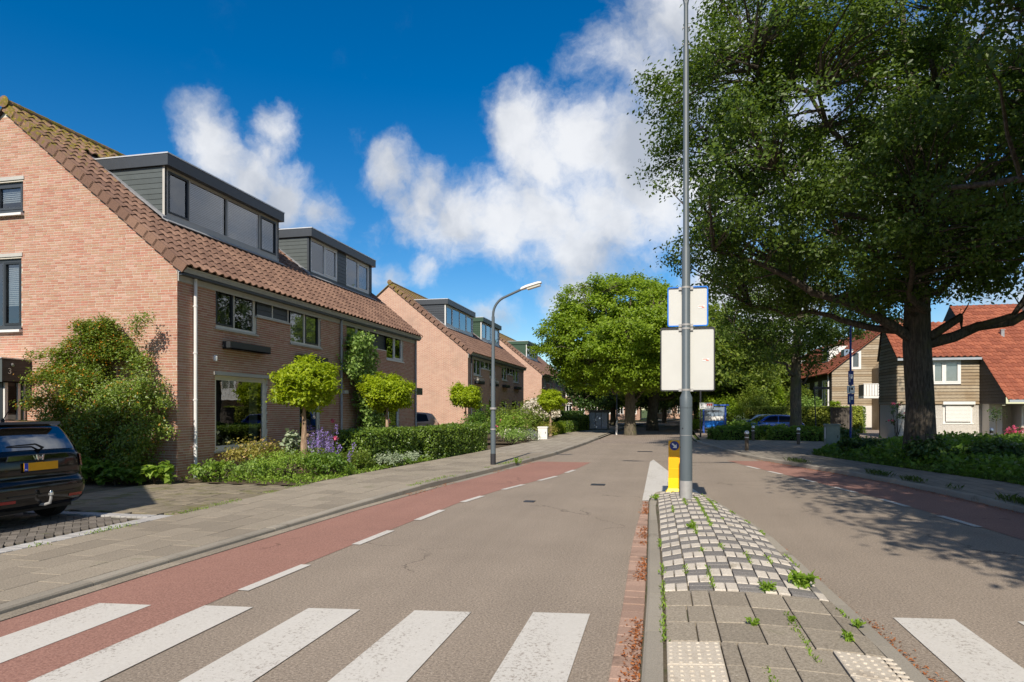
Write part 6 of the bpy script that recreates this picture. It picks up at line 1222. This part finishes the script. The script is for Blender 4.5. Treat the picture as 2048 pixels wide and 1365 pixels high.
# climber on the front wall
g = np.random.default_rng(77); t = thing('climbing_plant', (-10.9, 23.4, .05), 'tall climber covering the wall between the downpipe and window', 'climbing plant'); C = []
for _ in range(900):
    z = g.uniform(.2, 4.5); mid = 23.2 + .35 * math.sin(z * 1.3); wd_ = .85 + .25 * math.sin(z * 2.1 + 1) - (.25 if 2.1 < z < 2.9 else 0); y = mid + g.uniform(-1, 1) * wd_ * 1.1
    if noise.noise(Vector((y * 1.6, z * 1.6, 1.1))) * .5 + .5 < .3 * g.uniform(.7, 1.3): continue
    C.append((-11.0 + g.random() * .4, y, z))
C = np.array(C); m = MB()
for i in range(14): m.tube(curve_pts((-11.05, 23.3 + g.normal() * .2, 0), C[g.integers(len(C))], 0, 7, .06, g), [.03, .026, .022, .018, .013, .009, .004], 6)
m.build('stem', 'twig', t); P = blobs(C, .17, 11, g, .9); leaves('foliage', P, .11, .085, 'leaf_climber', t, .35, np.tile(np.array([1., -.2, .2]), (len(P), 1)), .3, seed=8)
# wooden bench behind the hedge, before the front window
t = thing('garden_bench', (-10.2, 24.9, .06), 'dark slatted bench under the front window behind the hedge', 'bench')
for j in range(4): MB().box((-10.55 + j * .1, 24.2, .5), (-10.47 + j * .1, 25.8, .525)).build('seat_slat', 'dark_wood', t)
for j in range(4): MB().box((-10.62, 24.2, .62 + j * .12), (-10.59, 25.8, .71 + j * .12)).build('back_slat', 'dark_wood', t)
for x in (-10.61, -10.2):
    for y in (24.3, 25.7): MB().box((x - .03, y - .03, .05), (x + .03, y + .03, .5)).build('leg', 'dark_wood', t)
# shrubs of the second garden
for i, (x, y, rx, h_, mt, n, lf, fl, lab) in enumerate([(-8.3, 29.8, .7, 1.6, 'leaf_ivy', 1500, (.1, .06), None, 'upright green shrub before the second house door'), (-7.7, 33.4, 1.1, 1.35, 'leaf_fresh', 2300, (.1, .06), ('petal_pink', 6, .12), 'bright shrub with a few pink flowers by the lamp'), (-8.1, 37, 1.6, 1.7, 'leaf_mid', 3000, (.12, .07), None, 'big rounded green shrub behind the white box'), (-6.95, 31.3, .85, .7, 'leaf_climber', 1700, (.07, .04), ('petal_white', 30, .06), 'low pale flowering plant at the pavement edge'), (-6.75, 33.4, .7, .6, 'leaf_silver', 1500, (.06, .035), ('petal_violet', 20, .05), 'low silvery plant with mauve flowers at the pavement edge'), (-6.5, 37.8, .7, .85, 'leaf_tan', 1300, (.08, .05), None, 'olive toned shrub right of the white box'), (-9.3, 34.5, .5, 2.2, 'leaf_ivy', 1300, (.1, .06), None, 'tall climber-like shrub behind the third robinia'), (-9.4, 26.9, .8, .9, 'leaf_hedge', 1200, (.08, .05), None, 'small shrub at the end of the long hedge')]): bush('garden_shrub', lab, (x, y, .06), rx, rx, h_, mt, n, lf, 90 + i, 'shrub', 'shrubs in the second front garden', flowers=fl, gap=.15)
bush('dogwood', 'white flowering bush beyond the fourth robinia', (-7.9, 44.2, .06), 1.25, 1.2, 2.35, 'leaf_mid', 1600, (.12, .07), 101, 'shrub', flowers=('petal_white', 420, .16)); bush('garden_shrub', 'green shrub beside the white flowering bush', (-9.0, 48.5, .06), 1.2, 1.2, 2.6, 'leaf_mid', 2000, (.14, .09), 102)

# ------------------------------------------------------------------ right side planting
hedge('low_hedge', 'wide low shrubbery behind the right bollards', [(2.9, 37.6), (5.5, 38.4), (8.3, 37.2)], 2.0, .64, 'leaf_ivy', (.1, .06), 520, lump=.22, wave=.18, seed=11)
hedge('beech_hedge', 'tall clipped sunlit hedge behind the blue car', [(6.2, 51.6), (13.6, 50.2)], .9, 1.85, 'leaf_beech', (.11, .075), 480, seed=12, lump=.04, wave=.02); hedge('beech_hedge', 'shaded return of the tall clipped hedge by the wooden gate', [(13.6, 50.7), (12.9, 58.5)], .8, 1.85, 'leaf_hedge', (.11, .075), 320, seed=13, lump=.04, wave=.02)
for i, (x, y, rx, h_, mt, lab) in enumerate([(4.6, 54, 1.6, 2.6, 'leaf_lime', 'bright bush left of the tall clipped hedge'), (7.0, 55, 1.5, 3.0, 'leaf_mid', 'green bush rising behind the tall clipped hedge'), (11.4, 55.5, 1.0, 2.7, 'leaf_climber', 'pale leaved bush before the dark terrace windows'), (12.9, 54.5, .45, 2.5, 'leaf_lime', 'small pointed conifer above the clipped hedge'), (9.4, 60, .9, 4.2, 'leaf_lime', 'climbing foliage beside the slender tree trunk'), (2.6, 50.5, .7, .8, 'leaf_lime', 'low bright bush left of the notice board'), (5.0, 44.5, .9, .85, 'leaf_ivy', 'low green bush right of the notice board'), (12.6, 65, 1.1, 4.0, 'leaf_mid', 'ivy clad bush against the dark terrace'), (9.0, 36.2, .7, .7, 'leaf_dark', 'dark rounded shrub beside the utility cabinet')]): bush('garden_shrub', lab, (x, y, .05), rx, rx, h_, mt, int(900 + rx * h_ * 450), (.16, .1), 120 + i, 'shrub', 'shrubs on the right side of the street', gap=.12)
t = thing('rose_standard', (16.0, 36.8, .1), 'standard rose with slim stem before the shuttered window', 'plant'); m = MB(); m.tube([(16, 36.8, .05), (16.02, 36.8, 1.35)], .016, 6); m.build('stem', 'twig', t); leaves('crown', np.random.default_rng(2).normal(size=(160, 3)) * .16 + np.array((16, 36.8, 1.5)), .09, .06, 'leaf_dark', t)
bush('potted_flowers', 'pink flowers in a low planter near the shuttered window', (17.0, 37.2, .1), .4, .4, .75, 'leaf_dark', 350, (.08, .05), 140, 'flowers', flowers=('petal_pink', 50, .09)); bush('garden_shrub', 'climbing rose on the corner of the wooden house', (12.5, 39.6, .1), .45, .4, 2.1, 'leaf_dark', 500, (.09, .06), 141, flowers=('petal_pink', 8, .1))
t = thing('garden_gate', (11.3, 47.5, .06), 'grey wooden gate between hedge and wooden house', 'gate')
for j in range(9): MB().box((11.0 + j * .15, 47.5, .06), (11.14 + j * .15, 47.54, 1.85)).build('gate_board', 'dark_wood', t)
t = thing('garden_bench', (18.3, 37.6, .1), 'slatted garden seat at the right picture edge', 'bench')
for j in range(4): MB().box((17.6, 37.9, .3 + j * .16), (18.3, 37.93, .42 + j * .16)).build('back_slat', 'pale_wood', t)
for x in (17.65, 18.25): MB().box((x - .03, 37.4, .05), (x + .03, 37.9, .3)).build('leg', 'pale_wood', t)
MB().box((17.6, 37.35, .301), (18.3, 37.88, .34)).build('seat', 'pale_wood', t)
# ground cover under the oak
g = np.random.default_rng(41); x, y = scatter_poly(GC, 175, g); k = (y > 9) & (x < 21); x, y = x[k], y[k]
edge = np.array([min(1, max(.12, (a - lerp_line([(8.0, 4), (7.9, 12), (7.6, 17), (6.5, 21), (5.4, 25.5), (6.0, 28.6), (8.6, 30.8), (11, 34.5)], b)) / 1.0)) for a, b in zip(x, y)]); nz = np.array([noise.noise(Vector((a * .9, b * .9, 0))) * .5 + noise.noise(Vector((a * 3, b * 3, 5))) * .25 for a, b in zip(x, y)])
z = .09 + g.random(len(x)) * (.42 + .5 * nz) * edge; cover('ground_cover', 'low green shrubs and ivy covering the bed under the oak', np.stack([x, y, np.maximum(z, .08)], 1), 'leaf_ivy', (.15, .1), seed=5)
for i, (x, y, r, h_, lab) in enumerate([(7.7, 21.8, .6, .75, 'dense ivy mound at the left foot of the oak'), (9.4, 21.6, .9, .7, 'dense shrub at the right foot of the oak'), (11.6, 20.4, 1.1, .85, 'dark spreading shrub at the right edge of the bed'), (6.9, 25.4, .7, .6, 'low shrub beside the utility cabinet in the bed'), (10.2, 18.2, .8, .6, 'low dark shrub near the right pavement')]): bush('bed_shrub', lab, (x, y, .07), r, r, h_, 'leaf_dark', 1200, (.13, .085), 150 + i, 'shrub', 'shrubs in the bed under the oak', gap=.12)
# grass fringe along the right pavement, weeds, litter
def tufts(name, label, pts, mat, h_, n, seed, spread=.05, kind='stuff', wd_=.012, parent=None, cat='weeds'):
    g = np.random.default_rng(seed); P = np.repeat(np.asarray(pts, float), n, 0); m = len(P); P[:, :2] += g.normal(size=(m, 2)) * spread; a = g.uniform(0, 6.28, m); L = h_ * g.uniform(.45, 1.2, m); lean = g.uniform(.2, .9, m)
    d = np.stack([np.cos(a), np.sin(a)], 1); v = np.empty((m, 4, 3)); s = np.stack([-d[:, 1], d[:, 0]], 1) * wd_ * .5
    v[:, 0] = P; v[:, 1, :2] = P[:, :2] + d * (L * lean * .4)[:, None] + s; v[:, 1, 2] = P[:, 2] + L * .55; v[:, 3, :2] = P[:, :2] + d * (L * lean * .4)[:, None] - s; v[:, 3, 2] = P[:, 2] + L * .55; v[:, 2, :2] = P[:, :2] + d * (L * lean)[:, None]; v[:, 2, 2] = P[:, 2] + L * .85
    b = np.arange(m)[:, None] * 4; tris = np.concatenate([b + np.array([[0, 1, 2]]), b + np.array([[0, 2, 3]])], axis=1).reshape(-1, 3); o = tri_mesh(name, v.reshape(-1, 3), 2, tris, mat, parent, g.random(m), kind)
    if parent is None: tag(o, label, cat)
    return o
g = np.random.default_rng(6); J = []
for c in range(7):     # weeds follow the long joints of the island blocks
    for y in np.arange(6.1, 13, .035):
        if noise.noise(Vector((c * 3.1, y * 1.1, 0))) > (.0 if c in (2, 3) else .2): x = il(y) + .155 + c * cell; 
        else: continue
        if x < ir(y) - .14: J.append((x + g.normal() * .008, y, zi(x, y) - .012))
for y in np.arange(4.0, 13.1, .05):
    for x in (il(y) + .148, ir(y) - .148, .62 + (5 - y) * .02 if y < 6 else None, .96 if y < 6 else None):
        if x is not None and noise.noise(Vector((x * 7, y * 1.3, 3))) > .22: J.append((x, y, zi(x, y) - .01))
tufts('joint_weeds', 'tiny weeds growing in the joints of the traffic island', J, 'weed', .036, 5, 8, .012, wd_=.011)
J = [(kl(y) - .17 + g.normal() * .05, y, zl(y)) for y in np.arange(13, 22, .05) if noise.noise(Vector((0, y * .9, 1))) > .0] + [(lb(y) + g.normal() * .03, y, zl(y)) for y in np.arange(4, 15, .04) if noise.noise(Vector((4, y * 1.2, 1))) > .05]; tufts('kerb_weeds', 'small weeds and moss along the left pavement joints', J, 'weed', .04, 6, 9, .05, wd_=.012)
J = [(kr(y) + .17 + g.random() * .1, y, .1) for y in np.arange(11, 24, .04) if noise.noise(Vector((8, y * .8, 1))) > .1] + [(lerp_line([(8.0, 4), (7.9, 12), (7.6, 17), (6.5, 21), (5.4, 25.5)], y) + g.random() * .5, y, .08) for y in np.arange(10, 26, .03)]; tufts('verge_grass', 'ragged grass along the edge of the right pavement', J, 'grass', .16, 6, 10, .07, wd_=.014)
def weed_plant(label, x, y, z, r, n, lf, mat='weed', seed=1):
    g = np.random.default_rng(seed); t = thing('weed_plant', (x, y, z), label, 'weed', 'larger weeds on the island and kerbs'); m = MB(); P = []
    for i in range(n): a = g.uniform(0, 6.28); q = r * g.uniform(.3, 1); e = (x + math.cos(a) * q, y + math.sin(a) * q, z + r * g.uniform(.35, 1.0)); m.tube([(x, y, z - .01), ((x + e[0]) / 2, (y + e[1]) / 2, z + (e[2] - z) * .8), e], [.004, .003, .002], 4); f = g.uniform(.35, 1, 7)[:, None]; P.append(np.array((x, y, z)) + (np.array(e) - np.array((x, y, z))) * f + g.normal(size=(7, 3)) * r * .1)
    m.build('stem', 'weed', t); leaves('leaf_cluster', np.concatenate(P), lf, lf * .38, mat, t, .8, None, .25, seed=seed)
for i, (lab, px_, py_, r, n, lf) in enumerate([('largest bright weed on the right island kerb', 1604, 1172, .13, 18, .085), ('bushy weed among the white blocks near the right kerb', 1535, 1186, .09, 16, .045), ('small bright weed in the middle slab joint', 1505, 1252, .055, 10, .035), ('small weed at the right kerb of the island slabs', 1693, 1278, .06, 10, .04), ('dark small weed in the road beside the island', 1716, 1247, .06, 8, .04), ('round weed between the slabs left of centre', 1585, 1243, .04, 8, .03), ('leafy weed on the blocks midway along the island', 1383, 1070, .08, 12, .04), ('weed at the left tip of the island', 1310, 997, .09, 12, .05)]):
    d = ray(px_, py_); s_ = (.16 - CAM_H) / d.z; x, y = d.x * s_, d.y * s_; weed_plant(lab, x, y, (zi(x, y) if il(y) < x < ir(y) - .02 and y < 13.4 else .0), r, n, lf, 'weed', 200 + i)
weed_plant('drooping weed at the left kerb right of the street lamp', -4.28, 19.9, .09, .16, 14, .07, 'weed', 220)
# fallen leaf litter in the gutters
g = np.random.default_rng(12); L_ = []
for y in np.arange(3.2, 12.5, .004):
    if noise.noise(Vector((2, y * .9, 7))) + .25 * noise.noise(Vector((2, y * 5, 7))) > .02 or y < 5.2: L_.append((il(y) - abs(g.normal()) * .05 - .015, y, .028 + g.random() * .012))
    if y < 9 and noise.noise(Vector((5, y * .7, 2))) > -.25: L_.append((ir(y) + abs(g.normal()) * .05 * (1.6 if y < 6 else .6) + .01, y + g.random() * .05, .006 + g.random() * .012))
for y in np.arange(12, 24, .01):
    if noise.noise(Vector((9, y * .8, 2))) > .05: L_.append((kl(y) + abs(g.normal()) * .12 + .02, y, .014 + g.random() * .01))
for y in np.arange(9, 24, .012): L_.append((kr(y) - abs(g.normal()) * .1 - .02, y, .01 + g.random() * .01))
cover('leaf_litter', 'brown fallen blossom and leaf litter along the kerbs', np.array(L_) + g.normal(size=(len(L_), 3)) * np.array((.02, .03, .002)), 'litter', (.03, .012), None, 1.6, 'leaf litter', 6)
